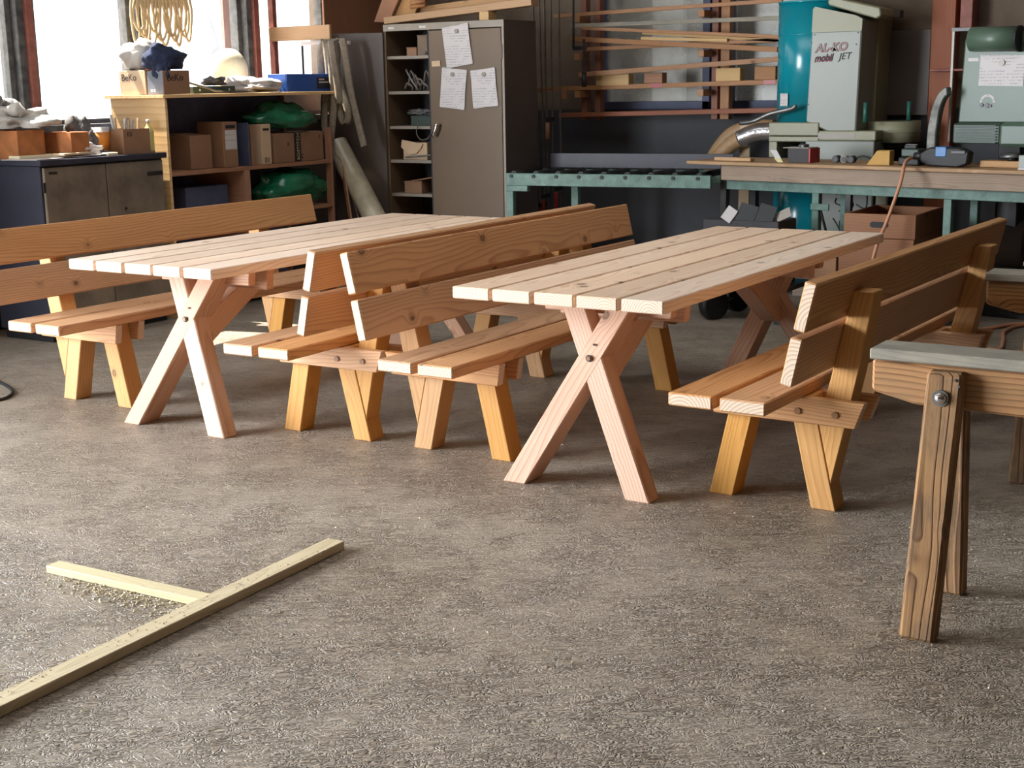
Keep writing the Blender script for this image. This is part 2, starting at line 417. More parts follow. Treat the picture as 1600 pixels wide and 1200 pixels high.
# ------------------------------------------------------------ the setting
WL, WB, WR, WF, CH = -7.45, 9.9, 8.0, -6.0, 4.6
struct(box('floor', (WL-.2, WR+.2), (WF-.2, WB+.2), (-.12, 0), M['floor'], bev=0, grain=None)).location
struct(box('ceiling', (WL-.2, WR+.2), (WF-.2, WB+.2), (CH, CH+.12), M['ceiling'], bev=0, grain=None))
struct(box('wall_right', (WR, WR+.2), (WF-.2, WB+.2), (0, CH), M['walldark'], bev=0, grain=None))
# left wall: parapet, lintel, piers with window openings between
SILL, HEAD = 1.27, 3.3
wl = struct(thing('wall_left', None, None, (WL, 0, 0)))
wl['kind'] = 'structure'
box('parapet', (-.2, 0), (2.65, WB+.2), (0, SILL), M['charcoal'], wl, 0, grain=None)
box('lintel', (-.2, 0), (WF-.2, WB+.2), (HEAD, CH), M['wallup'], wl, 0, grain=None)
box('pier', (-.2, 0), (WF-.2, -2.35), (0, HEAD), M['wallup'], wl, 0, grain=None)
box('pier', (-.2, 0), (2.65, 5.40), (SILL, HEAD), M['wallup'], wl, 0, grain=None)
box('sill_block', (-.2, -.1), (8.22, 9.06), (SILL, 1.55), M['wallup'], wl, 0, grain=None)
box('pier', (-.2, 0), (9.06, WB+.2), (SILL, HEAD), M['wallup'], wl, 0, grain=None)
# windows of the left wall
edges = [(5.40, 5.98), (6.12, 6.98), (7.10, 8.08), (8.22, 9.06)]
wi = 1
for a, b in edges:
    w = struct(thing('window_%d' % wi, None, None, (WL-.08, 0, 0))); wi += 1
    for y in (a+.02, b-.02): box('jamb', (-.04, .04), (y-.02, y+.02), (SILL, HEAD), M['winframe'], w)
    box('rail', (-.04, .04), (a, b), (SILL, SILL+.03), M['winframe'], w); box('rail', (-.04, .04), (a, b), (HEAD-.06, HEAD), M['winframe'], w)
    box('pane', (-.004, .004), (a+.04, b-.04), (SILL+.03, HEAD-.06), M['pane'], w, 0, grain=None)
for i in range(len(edges)-1):
    y0, y1 = edges[i][1], edges[i+1][0]
    t = struct(thing('trim_%d' % (i+1), None, None, (WL, (y0+y1)/2, 0)))
    h = (y1-y0)/2
    box('mullion', (-.1, .02), (-h, h), (SILL, HEAD), M['winframe'], t)
    box('cover_strip', (.02, .05), (-.02, .035), (SILL, HEAD), M['redframe'], t)
struct(box('trim_20', (WL-.05, WL+.12), (WF, WB), (SILL-.04, SILL+.0), M['winframe'], bev=.002))
# wall behind the camera with the open gate
wf = struct(thing('wall_front', None, None, (0, WF, 0)))
box('wall_panel', (WL-.2, WR+.2), (-.2, 0), (0, CH), M['walldark'], wf, 0, grain=None)
# back wall with windows
wb = struct(thing('wall_back', None, None, (0, WB, 0)))
BW = [(-5.42, -4.46), (-4.34, -3.55)]
box('lower_wall', (WL-.2, WR+.2), (0, .2), (0, 1.27), M['charcoal'], wb, 0, grain=None)
box('upper_wall', (WL-.2, WR+.2), (0, .2), (2.75, CH), M['wallup'], wb, 0, grain=None)
box('pier', (WL-.2, BW[0][0]), (0, .2), (1.27, 2.75), M['wallup'], wb, 0, grain=None)
box('pier', (BW[0][1], BW[1][0]), (0, .2), (1.27, 2.75), M['charcoal'], wb, 0, grain=None)
box('pier', (BW[1][1], WR+.2), (0, .2), (1.27, 2.75), M['wallup'], wb, 0, grain=None)
for a, b in BW:
    w = struct(thing('window_%d' % wi, None, None, (0, WB+.02, 0))); wi += 1
    for x in (a+.03, b-.03): box('jamb', (x-.03, x+.03), (-.04, .03), (1.27, 2.75), M['darkwood'], w)
    for z in (1.30, 2.72): box('rail', (a, b), (-.04, .03), (z-.03, z+.03), M['darkwood'], w)
    box('pane', (a+.06, b-.06), (0, .006), (1.33, 2.69), M['dusty'], w, 0, grain=None)
# yard outside
ext = box('yard_wall', (-9.5, -1.5), (11.6, 11.8), (0, 4.2), M['facade'], bev=0, grain=None); top(ext, 'dim rendered wall of the annex behind the dusty back windows', 'wall')
for x, lab in ((-5.75, 'pale upright board seen through the left back window'), (-4.7, 'pale upright board seen through the right back window')):
    top(box('pale_board', (x, x+.30), (11.5, 11.58), (0, 3.6), M['facadew'], bev=0, grain=None), lab, 'board')
top(box('annex_roof', (-9.7, -1.3), (10.1, 12.0), (4.3, 4.4), M['slate'], bev=0, grain=None), 'flat roof over the passage behind the back wall', 'roof')
struct(box('ground', (-300, -7.65), (-60, 300), (-.3, -.14), M['grass'], bev=0, grain=None))
top(box('pink_board', (-7.85, -7.82), (8.24, 8.60), (.0, 2.8), M['pink'], bev=0, grain=None), 'pale pinkish board outside the rightmost left-wall window', 'board')
# church spire far off
t = thing('church_tower', 'pale church spire standing far off behind the window above the cream ball', 'tower', (-175, 181, -.3))
box('tower_shaft', (-1.6, 1.6), (-1.6, 1.6), (0, 7.6), M['slate'], t, 0)
solid('spire', [(-1.2, -1.2, 7.6), (1.2, -1.2, 7.6), (1.2, 1.2, 7.6), (-1.2, 1.2, 7.6), (0, 0, 14.6)], [(0, 1, 2, 3), (0, 1, 4), (1, 2, 4), (2, 3, 4), (3, 0, 4)], M['slate'], t)

# ------------------------------------------------------------ tables
LT, WT, HT, TT = 2.368, .857, .76, .0444
def make_table(label, loc, rz):
    t = thing('trestle_table', label, 'table', loc, rz, 'large plank trestle tables')
    pw = .16; g = (WT-5*pw)/4
    for i in range(5):
        x = i*(pw+g); e = random.uniform(-.003, .003)
        box('plank', (x, x+pw), (e, LT+e), (HT-TT, HT), M['table'], t, .004)
    zt = HT-TT
    for far in (0, 1):
        Y = (lambda v: v) if not far else (lambda v: LT-v)
        sh = .255 if not far else -.255
        def leg(x0, s, d0, d1, nm):
            # from foot x0 to top, slope s
            w = .098
            prof = [(x0, 0), (x0+w, 0), (x0+w+s*zt, zt), (x0+s*zt, zt)]
            a, b = Y(.135+d0), Y(.135+d1)
            return prism(nm, prof, min(a, b), max(a, b), M['table_leg'], t, (s, sh, 1), .004, sh)
        leg(.117, .54, 0, .125, 'leg')
        leg(.642, -.535, .001, .085, 'leg')
        for (v0, v1, z0) in ((.385, .43, .632), (.50, .545, .60)):
            a, b = sorted((Y(v0), Y(v1)))
            prism('crossbeam', [(.16, zt), (.165, z0), (.70, z0), (.71, zt)], a, b, M['table_leg'], t, (1, 0, 0), .003)
        # brace from the crossing up to the underside
        ang = [(.265, .44), (.265, .36), (.36, .36), (.96, zt), (.80, zt), (.31, .47)]
        pr = [(Y(v), z) for v, z in ang]
        prism('brace', pr, .385, .475, M['table_leg'], t, (0, 1 if not far else -1, .75), .003, axis='x')
        # bolt head on the crossing
        vb = .135+.255*.485; n = -1 if not far else 1
        cyl('bolt', (.43, Y(vb)+.004*n, .485), (.43, Y(vb)+.008*n, .485), .013, M['dark'], t, 14); cyl('bolt', (.43, Y(vb)+.004*n, .485), (.43, Y(vb)+.011*n, .485), .008, M['brassy'], t, 12)
        cyl('screw', (.446, Y(vb+.0125)+.004*n, .535), (.446, Y(vb+.0125)+.007*n, .535), .005, M['dark'], t, 8)
    return t
T1 = make_table('pinkish plank table at the right, standing nearest the camera', (-2.893, 4.161, 0), 0)
T2 = dup(T1, (-4.923, 4.124, 0), 0, 'pale plank table at the left, catching the window glare')

# ------------------------------------------------------------ benches
LB = 2.309
def make_bench(s, label, loc, rz):
    b = thing('garden_bench', label, 'bench', loc, rz, 'long plank benches with backrests')
    X = lambda u: s*u
    def bx(nm, u0, u1, y, z, mat, bev=.003): return box(nm, tuple(sorted((X(u0), X(u1)))), y, z, mat, b, bev)
    ws, gs, ts, hs = .163, .027, .046, .452
    for i in range(2):
        u = i*(ws+gs); bx('seat_plank', u, u+ws, (0, LB), (hs-ts, hs), M['bench'], .005)
    def board(tu, tz, bu, bz):
        d = Vector((tu-bu, tz-bz)).normalized(); nn = Vector((d.y, -d.x))*.0427
        prism('back_board', [(X(tu), tz), (X(bu), bz), (X(bu+nn.x), bz+nn.y), (X(tu+nn.x), tz+nn.y)], 0, LB, M['bench'], b, (0, 1, 0), .005)
    board(.4777, .861, .441, .7012); board(.4342, .6783, .4003, .52)
    zt = hs-ts
    for far in (0, 1):
        Y = (lambda v: v) if not far else (lambda v: LB-v)
        def ex(nm, prof, v0, v1, mat, grain):
            a, c = sorted((Y(v0), Y(v1)))
            return prism(nm, [(X(u), z) for u, z in prof], a, c, mat, b, (s*grain[0], 0, grain[1]), .003)
        for v0, v1 in ((.330, .369), (.469, .508)):
            ex('crossbeam', [(-.0, zt), (.015, .315), (.54, .315), (.572, zt)], v0, v1, M['bench'], (1, 0))
        k = .225
        ex('leg', [(-.015, 0), (.076, 0), (.076+k*zt, zt-.002), (-.015+k*zt, zt-.002)], .371, .467, M['bench_leg'], (k, 1))
        k2 = -.235
        ex('leg', [(.377, 0), (.467, 0), (.467+k2*zt, zt-.002), (.377+k2*zt, zt-.002)], .371, .467, M['bench_leg'], (k2, 1))
        # backrest post, cut along the outer edge of the rear leg
        xo = lambda z: .468+k2*z
        ex('back_post', [(xo(.096), .096), (.491+.22*(.307-.307), .307), (.53, .50), (.566, .70), (.575, .782), (.5035, .782), (.483+.22*(.41-.7), .41), (xo(.30), .30)], .373, .465, M['bench_leg'], (.22, 1))
        for u in (.335, .47):
            n = -1 if not far else 1
            cyl('bolt', (X(u), Y(.330), .357), (X(u), Y(.330)+.006*n, .357), .012, M['brassy'], b, 12)
    return b
B4 = make_bench(1, 'bench at the far right, its slatted back turned to the camera, left of the sawhorse', (-2.02, 4.168, 0), rad(-1.078))
B2 = dup(B4, (-4.053, 4.152, 0), rad(.633), 'bench drawn up to the right side of the left table, seat facing left')
B3 = make_bench(-1, 'bench along the left side of the right table, back to back with another', (-2.908, 4.169, 0), rad(-.104))
B1 = dup(B3, (-5.01, 4.111, 0), rad(-.412), 'leftmost bench, behind the left table and before the low metal cabinet')

# ------------------------------------------------------------ sawhorses
def sawhorse(label, loc, rz, w):
    t = thing('sawhorse', label, 'sawhorse', loc, rz, 'old sawhorses')
    prism('beam', [(-.02, .735), (-.02, .645), (.10, .618), (w-.10, .60), (w, .63), (w, .735)], .10, .19, M['old'], t, (1, 0, 0), .008)
    box('top_board', (-.02, w), (.075, .215), (.737, .768), M['greywood'], t, .004)
    for x, k in ((.14, -.02), (w-.22, .03)):
        for fy, ty, back in ((-.03, .06, 0), (.36, .20, 1)):
            x = x-.025 if back else x
            n = 'leg'; wd = .095
            V = []
            for (z, xx, yy) in ((0, x+k-.0, fy), (.722, x, ty)):
                V += [(xx, yy, z), (xx+wd, yy, z), (xx+wd, yy+.05+(0 if z else .01), z), (xx, yy+.05+(0 if z else .01), z)]
            solid(n, V, BF, M['oldleg'], t, (-k, ty-fy, .722), .009)
    cyl('washer', (.182, .054, .655), (.182, .046, .655), .022, M['steel'], t, 20)
    blob('bolt', (.182, .047, .655), (.016, .014, .016), M['chrome'], t, amp=0, sub=3, flatbottom=False)
    for x, z in ((.215, .705), (.225, .69)): cyl('screw', (x, .0595, z), (x, .054, z), .004, M['steel'], t, 8)
    return t
SH = sawhorse('weathered sawhorse cut off by the right edge, nearest the camera', (-1.14, 3.56, 0), 0, 1.3)
SH2 = dup(SH, (-1.235, 5.20, 0), rad(2), 'second weathered sawhorse standing behind, at the right edge')

# ------------------------------------------------------------ things on the floor
top(stick('floor_batten', (-2.83, 3.365, .0155), (-2.735, 1.2, .0155), .029, .068, M['floorboard'], bev=.002), 'long narrow batten lying on the floor in the left foreground', 'board')
top(stick('short_lath', (-3.48, 2.752, .0125), (-2.84, 2.776, .0125), .024, .055, M['lath'], bev=.002), 'short pale lath on the floor butting against the long batten', 'board')
o = tube('black_cable', [(-6.6, 4.75, .008), (-6.1, 4.58, .008), (-5.83, 4.46, .008), (-5.72, 4.35, .008), (-5.72, 4.25, .008), (-5.9, 4.05, .008), (-6.4, 3.8, .008)], .008, M['black'])
top(o, 'thin black cable curving over the floor at the left edge', 'cable')
# shavings
V = []; F = []
rs = random.Random(3)
def chip(x, y, z, L, w, h):
    a = rs.uniform(0, pi*2); ca, sa = cos(a), sin(a); tl = rs.uniform(-.3, .3)
    i = len(V)
    for dx, dy, dz in ((-L, -w, 0), (L, -w, tl*L), (L, w, tl*L+h*.3), (-L, w, h), (0, 0, h*1.6)):
        V.append((x+dx*ca-dy*sa, y+dx*sa+dy*ca, z+max(0, dz)+.0006))
    F.extend([(i, i+1, i+4), (i+1, i+2, i+4), (i+2, i+3, i+4), (i+3, i, i+4)])
for _ in range(1500):
    d = 1.2+rs.random()**.8*6; sx = rs.uniform(-.42, .42)*d*1.05
    x = _f.x*d/.98+_r.x*sx; y = _f.y*d/.98+_r.y*sx
    s = rs.choice((.001, .0013, .0016, .003)); chip(x, y, 0, s*rs.uniform(.7, 1.8), s*.7, s*.8)
for _ in range(420):
    x = rs.gauss(-3.12, .16); y = rs.gauss(2.70, .035)
    s = rs.choice((.002, .003, .004)); chip(x, y, 0, s*1.3, s*.7, s*.8)
for _ in range(300):
    x = rs.gauss(-2.82, .04); y = rs.uniform(1.6, 3.3); s = .0022; chip(x, y, .0305 if abs(x+2.80) < .028 else 0, s*1.3, s*.7, s*.7)
me = bpy.data.meshes.new('wood_shavings'); me.from_pydata(V, [], F); me.materials.append(M['floorboard'])
o = bpy.data.objects.new('wood_shavings', me); COL.objects.link(o)
tagp(o, 'small pale wood shavings strewn over the floor', 'shavings', kind='stuff')

# ------------------------------------------------------------ low cabinet by the window
FX = -6.72
t = thing('metal_cabinet', 'low two-door beige metal cabinet under the left window', 'cabinet', (FX, 5.49, 0))
box('body', (-.50, -.02), (0, .97), (.06, 1.055), M['darkmetal'], t, .004, grain=None)
box('plinth', (-.48, -.05), (.02, .95), (0, .06), M['black'], t, 0, grain=None)
box('cabinet_top', (-.53, .015), (-.02, .985), (1.055, 1.09), M['darkmetal'], t, .004, grain=None)
for y0, y1 in ((.015, .483), (.489, .957)):
    d = box('door', (-.02, .0), (y0, y1), (.08, 1.045), M['beige'], t, .004, grain=None)
cyl('lock', (.0, .62, .76), (.006, .62, .76), .009, M['black'], t, 10)
box('name_plate', (0, .002), (.82, .95), (.95, .975), M['dark'], t, 0, grain=None)
box('name_plate', (0, .002), (.05, .11), (1.005, 1.02), M['dark'], t, 0, grain=None)
for z in (.9, .3): box('hinge', (-.004, .006), (.0, .016), (z, z+.06), M['dark'], t, 0, grain=None)
CT = 1.09
t = thing('drawer_box', 'orange-brown wooden box at the very left end of the low cabinet', 'box', (-7.20, 5.52, CT))
for a in ((( -.0, .25), (0, .012)), ((0, .25), (.188, .2))): box('panel', a[0], a[1], (0, .17), M['orangebox'], t, .002)
for a in (((0, .012), (.012, .188)), ((.238, .25), (.012, .188))): box('panel', a[0], a[1], (0, .17), M['orangebox'], t, .002)
box('bottom', (.012, .238), (.012, .188), (0, .01), M['orangebox'], t, 0)
t = thing('drawer_box', 'orange-brown wooden box under the white rags, second from the left', 'box', (-7.05, 5.80, CT))
box('panel', (0, .24), (0, .012), (.03, .15), M['orangebox'], t, .002); box('panel', (0, .24), (.13, .142), (.03, .15), M['orangebox'], t, .002)
box('panel', (0, .012), (.012, .13), (.03, .15), M['orangebox'], t, .002); box('panel', (.228, .24), (.012, .13), (.03, .15), M['orangebox'], t, .002); box('bottom', (0, .24), (0, .142), (.0, .03), M['orangebox'], t, 0)
top(blob('rag_heap', (-7.12, 5.66, CT+.235), (.15, .17, .075), M['rag'], amp=.7, freq=4, seed=2), 'heap of white rags lying on the orange-brown boxes', 'rags')
top(blob('dark_rag', (-7.16, 5.58, CT+.30), (.05, .06, .055), M['greyrag'], amp=.8, freq=5, seed=5), 'dark crumpled rag on top of the white rags by the window post', 'rag')
top(blob('plastic_bag', (-6.98, 6.03, CT+.085), (.09, .09, .11), M['greyrag'], amp=.6, freq=4, seed=8), 'grey crumpled plastic bag left of the white bucket', 'bag')
t = thing('bucket', 'white bucket with an orange label on the low cabinet', 'bucket', (-6.93, 6.13, CT))
cyl('pail', (0, 0, 0), (0, 0, .17), .052, M['paper'], t, 24, .062)
cyl('label_band', (0, 0, .03), (0, 0, .14), .0555, M['orange'], t, 24, .0615)
t = thing('brush_carton', 'open brown carton full of brushes on the low cabinet', 'box', (-6.93, 6.17, CT))
for a in (((0, .17), (0, .005)), ((0, .17), (.215, .22)), ((0, .005), (.005, .215)), ((.165, .17), (.005, .215))): box('side', a[0], a[1], (0, .155), M['card'], t, 0, grain=None)
box('bottom', (.005, .165), (.005, .215), (0, .006), M['card'], t, 0, grain=None)
text('print', 'RS', .04, (.171, .03, .11), RIGHT, M['ink'], t)
for i in range(7):
    x, y = -6.93+random.uniform(.04, .13), 6.17+.03+i*.027; lean = random.uniform(-.02, .02)
    b = thing('paint_brush', ('leftmost', 'second', 'third', 'middle', 'fifth', 'sixth', 'rightmost')[i]+' paint brush standing bristles down in the open brown carton', 'brush', (x, y, CT+.01), 0, 'brushes in the carton')
    stick('handle', (0, 0, .05), (lean, lean, .22+random.uniform(-.02, .05)), .012, .016, random.choice((M['paper'], M['darkwood'], M['cardlight'])), b, .001, up=(0, 1, 0))
    box('ferrule', (-.01, .01), (-.012, .012), (.03, .055), M['steel'], b, 0, grain=None); box('bristles', (-.009, .009), (-.011, .011), (0, .03), M['black'], b, 0, grain=None)
t = thing('spray_bottle', 'yellowish bottle beside the plywood side panel', 'bottle', (-6.80, 6.42, CT))
tube('bottle_body', [(0, 0, 0), (0, 0, .10), (0, 0, .15), (0, 0, .19)], .033, M['gold'], t, 14, 4, rfun=lambda s: 1 if s < .55 else max(.3, 1-(s-.55)*2.2))
cyl('cap', (0, 0, .188), (0, 0, .21), .012, M['paper'], t, 12)
pp = [(-6.90, 5.60, .26, .30, 12, 'white sheet of paper at the front of the low cabinet top'), (-6.86, 5.85, .2, .26, -8, 'white folded paper on the low cabinet before the grey bag'), (-6.82, 5.98, .13, .2, 4, 'small card lying at the cabinet edge before the bucket')]
for i, (x, y, a, b, r, lab) in enumerate(pp):
    top(box('paper_sheet', (x-a/2, x+a/2), (y-b/2, y+b/2), (CT+.001+i*.004, CT+.004+i*.004), M['paper'], bev=0, rot=(0, 0, r), grain=None), lab, 'paper')
top(box('thin_board', (-7.02, -6.92), (5.50, 5.86), (CT+.004, CT+.022), M['lath'], rot=None), 'thin pale board lying below the orange-brown boxes', 'board')
# ------------------------------------------------------------ shelf unit
t = thing('shelf_unit', 'wooden open shelf unit between the low cabinet and the hanging straps', 'shelf', (FX, 6.5, 0))
D = -.50
box('side_panel', (D, 0), (0, .022), (0, 1.43), M['ply'], t, .002, grain=(1, 0, 0))
box('post', (-.055, 0), (1.633, 1.655), (0, 1.19), M['shelfwood'], t, .002); box('post', (D, D+.055), (1.633, 1.655), (0, 1.43), M['shelfwood'], t, .002)
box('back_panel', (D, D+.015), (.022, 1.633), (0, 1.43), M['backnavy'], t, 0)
box('back_panel', (D, D+.015), (1.633, 1.65), (1.19, 1.43), M['darkwood'], t, 0)
box('top_board', (D-.02, .02), (-.03, 1.70), (1.43, 1.452), M['ply'], t, .002)
box('shelf_board', (D+.015, 0), (.022, 1.633), (.93, .955), M['shelfwood'], t, .002)
box('shelf_board', (D+.015, 0), (.022, 1.633), (.605, .63), M['shelfwood'], t, .002)
box('shelf_board', (D+.015, -.01), (.022, 1.633), (.08, .105), M['shelfwood'], t, .002)
box('divider', (D+.015, 0), (.70, .755), (.63, .93), M['shelfwood'], t, .002)
box('divider', (D+.015, 0), (.70, .725), (.105, .605), M['shelfwood'], t, .002)
box('divider', (D+.015, -.02), (.775, .787), (.955, 1.25), M['darkwood'], t, .002)
SX = FX-.04
def carton(label, y0, y1, z0, z1, dep, mat, x1=SX, name='carton'):
    c = thing(name, label, 'box', (x1, y0, z0))
    box('body', (-dep, 0), (0, y1-y0), (0, z1-z0), mat, c, .003, grain=None)
    return c
c = carton('plain brown carton at the left on the middle shelf', 6.80, 7.0, .956, 1.18, .22, M['card'], SX-.06)
box('flap', (-.2, -.01), (.004, .19), (.225, .229), M['card'], c, 0, rot=(0, 4, 0), grain=None)
c = carton('tall brown carton with a white label on the middle shelf', 7.05, 7.19, .956, 1.262, .24, M['card'])
box('paper_label', (0, .002), (.02, .13), (.12, .25), M['print'], c, 0, grain=None)
box('dark_print', (0, .002), (.03, .12), (.262, .285), M['ink'], c, 0, grain=None)
c = carton('narrow upright carton edge right of the dark divider', 7.325, 7.355, .956, 1.23, .22, M['card'])
box('flap', (-.2, 0), (.002, .028), (.275, .278), M['card'], c, 0, grain=None)
c = carton('narrow tan carton marked 01 on the middle shelf', 7.43, 7.53, .956, 1.235, .24, M['cardlight'])
text('print', '01', .055, (.001, .025, .012), RIGHT, M['ink'], c); box('handle_slot', (0, .002), (.02, .08), (.235, .25), M['ink'], c, 0, grain=None)
c = carton('wide brown carton with a dark lettered band under the upper green bag', 7.56, 8.10, .956, 1.165, .30, M['card'])
box('dark_band', (0, .002), (.215, .285), (0.004, .205), M['ink'], c, 0, grain=None)
text('print', 'BOSTITCH', .041, (.0025, .268, .012), (pi/2, -pi/2, pi/2), M['cardlight'], c)
text('print', 'FI', .05, (.001, .31, .02), (pi/2, -pi/2, pi/2), M['ink'], c)
text('print', 'B', .03, (.001, .49, .16), RIGHT, M['ink'], c); text('print', 'a', .05, (.001, .14, .12), RIGHT, M['ink'], c)
top(blob('green_bag', (-6.88, 7.76, 1.265), (.15, .32, .095), M['greenbag'], amp=.38, freq=3, seed=11), 'green plastic bag lying on the cartons in the top compartment', 'bag')
top(blob('green_bag', (-6.86, 7.80, .76), (.15, .34, .14), M['greenbag'], amp=.32, freq=3, seed=14), 'green plastic bag stuffed in the compartment below the cartons', 'bag')
c = carton('dark crate in the lower left shelf compartment', 6.72, 7.12, .632, .84, .3, M['darkwood'], SX-.05, 'dark_crate')
# on the shelf unit
ZT = 1.453
c = thing('lettered_carton', 'cream lettered carton at the left end of the shelf top', 'box', (-7.12, 6.50, ZT))
box('body', (0, .24), (0, .2), (0, .155), M['cardlight'], c, .003, grain=None); text('print', 'BeKo', .062, (.02, -.001, .09), FRONT, M['ink'], c); text('print', 'BeKo', .06, (.241, .03, .09), RIGHT, M['ink'], c)
c = thing('lettered_carton', 'brown lettered carton under the navy cloth', 'box', (-6.865, 6.50, ZT))
box('body', (0, .145), (0, .235), (0, .150), M['card'], c, .003, grain=None); text('print', 'BeKo', .065, (.146, .03, .085), RIGHT, M['ink'], c)
box('blue_side', (.003, .142), (-.001, .0), (.003, .147), M['slate'], c, 0, grain=None)
for x in (.03, .055): box('symbol', (x, x+.016), (-.002, -.001), (.015, .035), M['paper'], c, 0, grain=None)
blob_n = blob('cloth_fold', (-6.775, 6.545, ZT+.15), (.055, .05, .085), M['navy'], amp=.3, freq=3, seed=22)
top(blob_n, 'hanging fold of the navy cloth over the carton corner', 'cloth')
top(blob('navy_cloth', (-6.82, 6.61, ZT+.222), (.105, .145, .088), M['navy'], amp=.30, freq=2.6, seed=21), 'navy cloth bundled on the brown lettered carton', 'cloth')
top(box('wood_scrap', (-6.80, -6.74), (6.02, 6.10), (CT, CT+.018), M['lath']), 'small wood scrap at the front edge before the brown carton', 'scrap')
top(box('wood_scrap', (-6.86, -6.76), (5.70, 5.92), (CT+.016, CT+.030), M['cardlight'], grain=None), 'flat pale piece lying on the papers at the cabinet front', 'scrap')
top(blob('crumpled_paper', (-6.86, 5.98, CT+.035), (.05, .08, .035), M['paper'], amp=.6, freq=4, seed=61), 'crumpled white paper left of the bucket', 'paper')
top(blob('white_cloth', (-7.03, 6.60, ZT+.245), (.10, .13, .105), M['rag'], amp=.25, freq=2.5, seed=24), 'white cloth behind the navy cloth', 'cloth')
c = thing('black_hinge_plate', 'dark metal bar with two holes on the shelf top', 'bar', (-6.82, 6.84, ZT))
box('plate', (-.02, .02), (0, .40), (0, .047), M['sagedark'], c, .002, grain=None)
for y in (.06, .34): cyl('hole', (.02, y, .024), (.022, y, .024), .008, M['paper'], c, 10)
top(tube('bent_rod', [(-6.80, 6.72, ZT+.09), (-6.78, 6.95, ZT+.035), (-6.76, 7.05, ZT+.012), (-6.76, 7.4, ZT+.008)], .007, M['steel']), 'bent grey rod lying before the dark bar', 'rod')
top(blob('small_cloth', (-6.86, 7.10, ZT+.075), (.05, .08, .03), M['greyrag'], amp=.5, freq=4, seed=27), 'small grey rag on the dark metal bar', 'rag')
top(blob('white_plastic_sheet', (-6.90, 7.50, ZT+.042), (.14, .21, .055), M['paper'], amp=.5, freq=3, seed=31, sub=4), 'crumpled white plastic sheet on the shelf top', 'plastic sheet')
top(blob('cream_ball', (-7.20, 7.62, ZT+.155), (.13, .14, .16), M['ball'], amp=.10, freq=1.4, seed=33), 'cream and yellow rounded ball against the window', 'ball')
c = thing('blue_tray', 'blue plastic tray at the right end of the shelf top', 'tray', (-6.95, 7.74, ZT))
for a in (((0, .008), (0, .50)), ((.172, .18), (0, .50)), ((.008, .172), (0, .008)), ((.008, .172), (.492, .5))): box('side', a[0], a[1], (0, .125), M['blue'], c, .002, grain=None)
box('bottom', (.008, .172), (.008, .492), (0, .008), M['blue'], c, 0, grain=None)
box('label', (.18, .183), (.33, .47), (.02, .10), M['darkmetal'], c, 0, grain=None); box('label', (.183, .185), (.35, .45), (.06, .07), M['paper'], c, 0, grain=None); box('label', (.183, .185), (.35, .41), (.08, .09), M['paper'], c, 0, grain=None)
# cable coil hanging at the window
V = []; t = thing('cable_coil', 'tan cable coil hanging before the window above the cartons', 'cable', (-7.28, 7.05, 1.75))
for i in range(16):
    a = -.24+i*.032; zb = .06+.03*((i*7) % 4); w = .03+.012*((i*5) % 3)
    tube('cable_loop', [(0, -.02+a*.15, .75), (.02, a-.02, .35), (.02, a-w, zb+.06), (.02, a, zb-.03), (.02, a+w, zb+.06), (.03, a+.02, .35), (.03, .02+a*.15, .76)], .009, M['cable'], t, 6, 4)
top(box('hook_bar', (-7.42, -7.22), (7.01, 7.08), (2.49, 2.53), M['redframe']), 'red hook bar carrying the tan cable coil', 'hook')

# ------------------------------------------------------------ straps on the cross plank
t = thing('strap_bracket', 'reddish plank with a white bracket, standing out from the wall by the window', 'bracket', (-7.42, 8.30, 0))
box('plank', (0, .60), (0, .025), (1.83, 1.935), M['rack2'], t, .002)
box('post', (-.02, .03), (.026, .07), (1.0, 2.9), M['redframe'], t, .002)
box('white_arm', (.34, .80), (-.03, -.002), (1.79, 1.815), M['paper'], t, .002, rot=(0, 1, 0), grain=None)
box('strut', (.335, .345), (-.02, -.005), (1.46, 1.79), M['dark'], t, 0, grain=None)
SP = [
 [(-6.86, 8.24, 1.46), (-6.87, 8.25, 1.70), (-6.83, 8.25, 1.82), (-6.79, 8.22, 1.76), (-6.77, 8.22, 1.45), (-6.80, 8.23, 1.30)],
 [(-6.80, 8.26, 1.82), (-6.72, 8.22, 1.80), (-6.68, 8.20, 1.55), (-6.60, 8.20, 1.32), (-6.63, 8.21, 1.22), (-6.69, 8.22, 1.30), (-6.72, 8.24, 1.6), (-6.71, 8.26, 1.80)],
 [(-6.78, 8.24, 1.80), (-6.73, 8.19, 1.74), (-6.71, 8.18, 1.40), (-6.75, 8.18, 1.14), (-6.79, 8.18, 1.13), (-6.82, 8.19, 1.22), (-6.80, 8.20, 1.5)],
 [(-6.70, 8.25, 1.81), (-6.63, 8.22, 1.80), (-6.58, 8.22, 1.45), (-6.53, 8.23, 1.22), (-6.50, 8.24, 1.08), (-6.49, 8.24, 1.05)],
 [(-6.76, 8.25, 1.81), (-6.70, 8.17, 1.78), (-6.66, 8.17, 1.5), (-6.65, 8.17, 1.36)],
]
for i, (pts, lab) in enumerate(zip(SP, ('short webbing strap, leftmost on the white bracket arm', 'webbing strap with a wide loop turned to the tall locker', 'webbing strap hanging lowest behind the blue tray end', 'webbing strap with a thin tail, rightmost against the locker door', 'short webbing strap in the middle of the bundle'))):
    top(tube('strap', pts, .029, M['strap'], None, 6, 6, flat=.004, width_dir=(.9, .3, 0)), lab, 'strap', 'straps on the bracket')
top(tube('hanging_string', [(-6.74, 8.20, 1.15), (-6.73, 8.2, 1.0), (-6.66, 8.2, .9), (-6.5, 8.2, .4)], .006, M['strap']), 'thin cord hanging down behind the wrapped roll', 'cord')
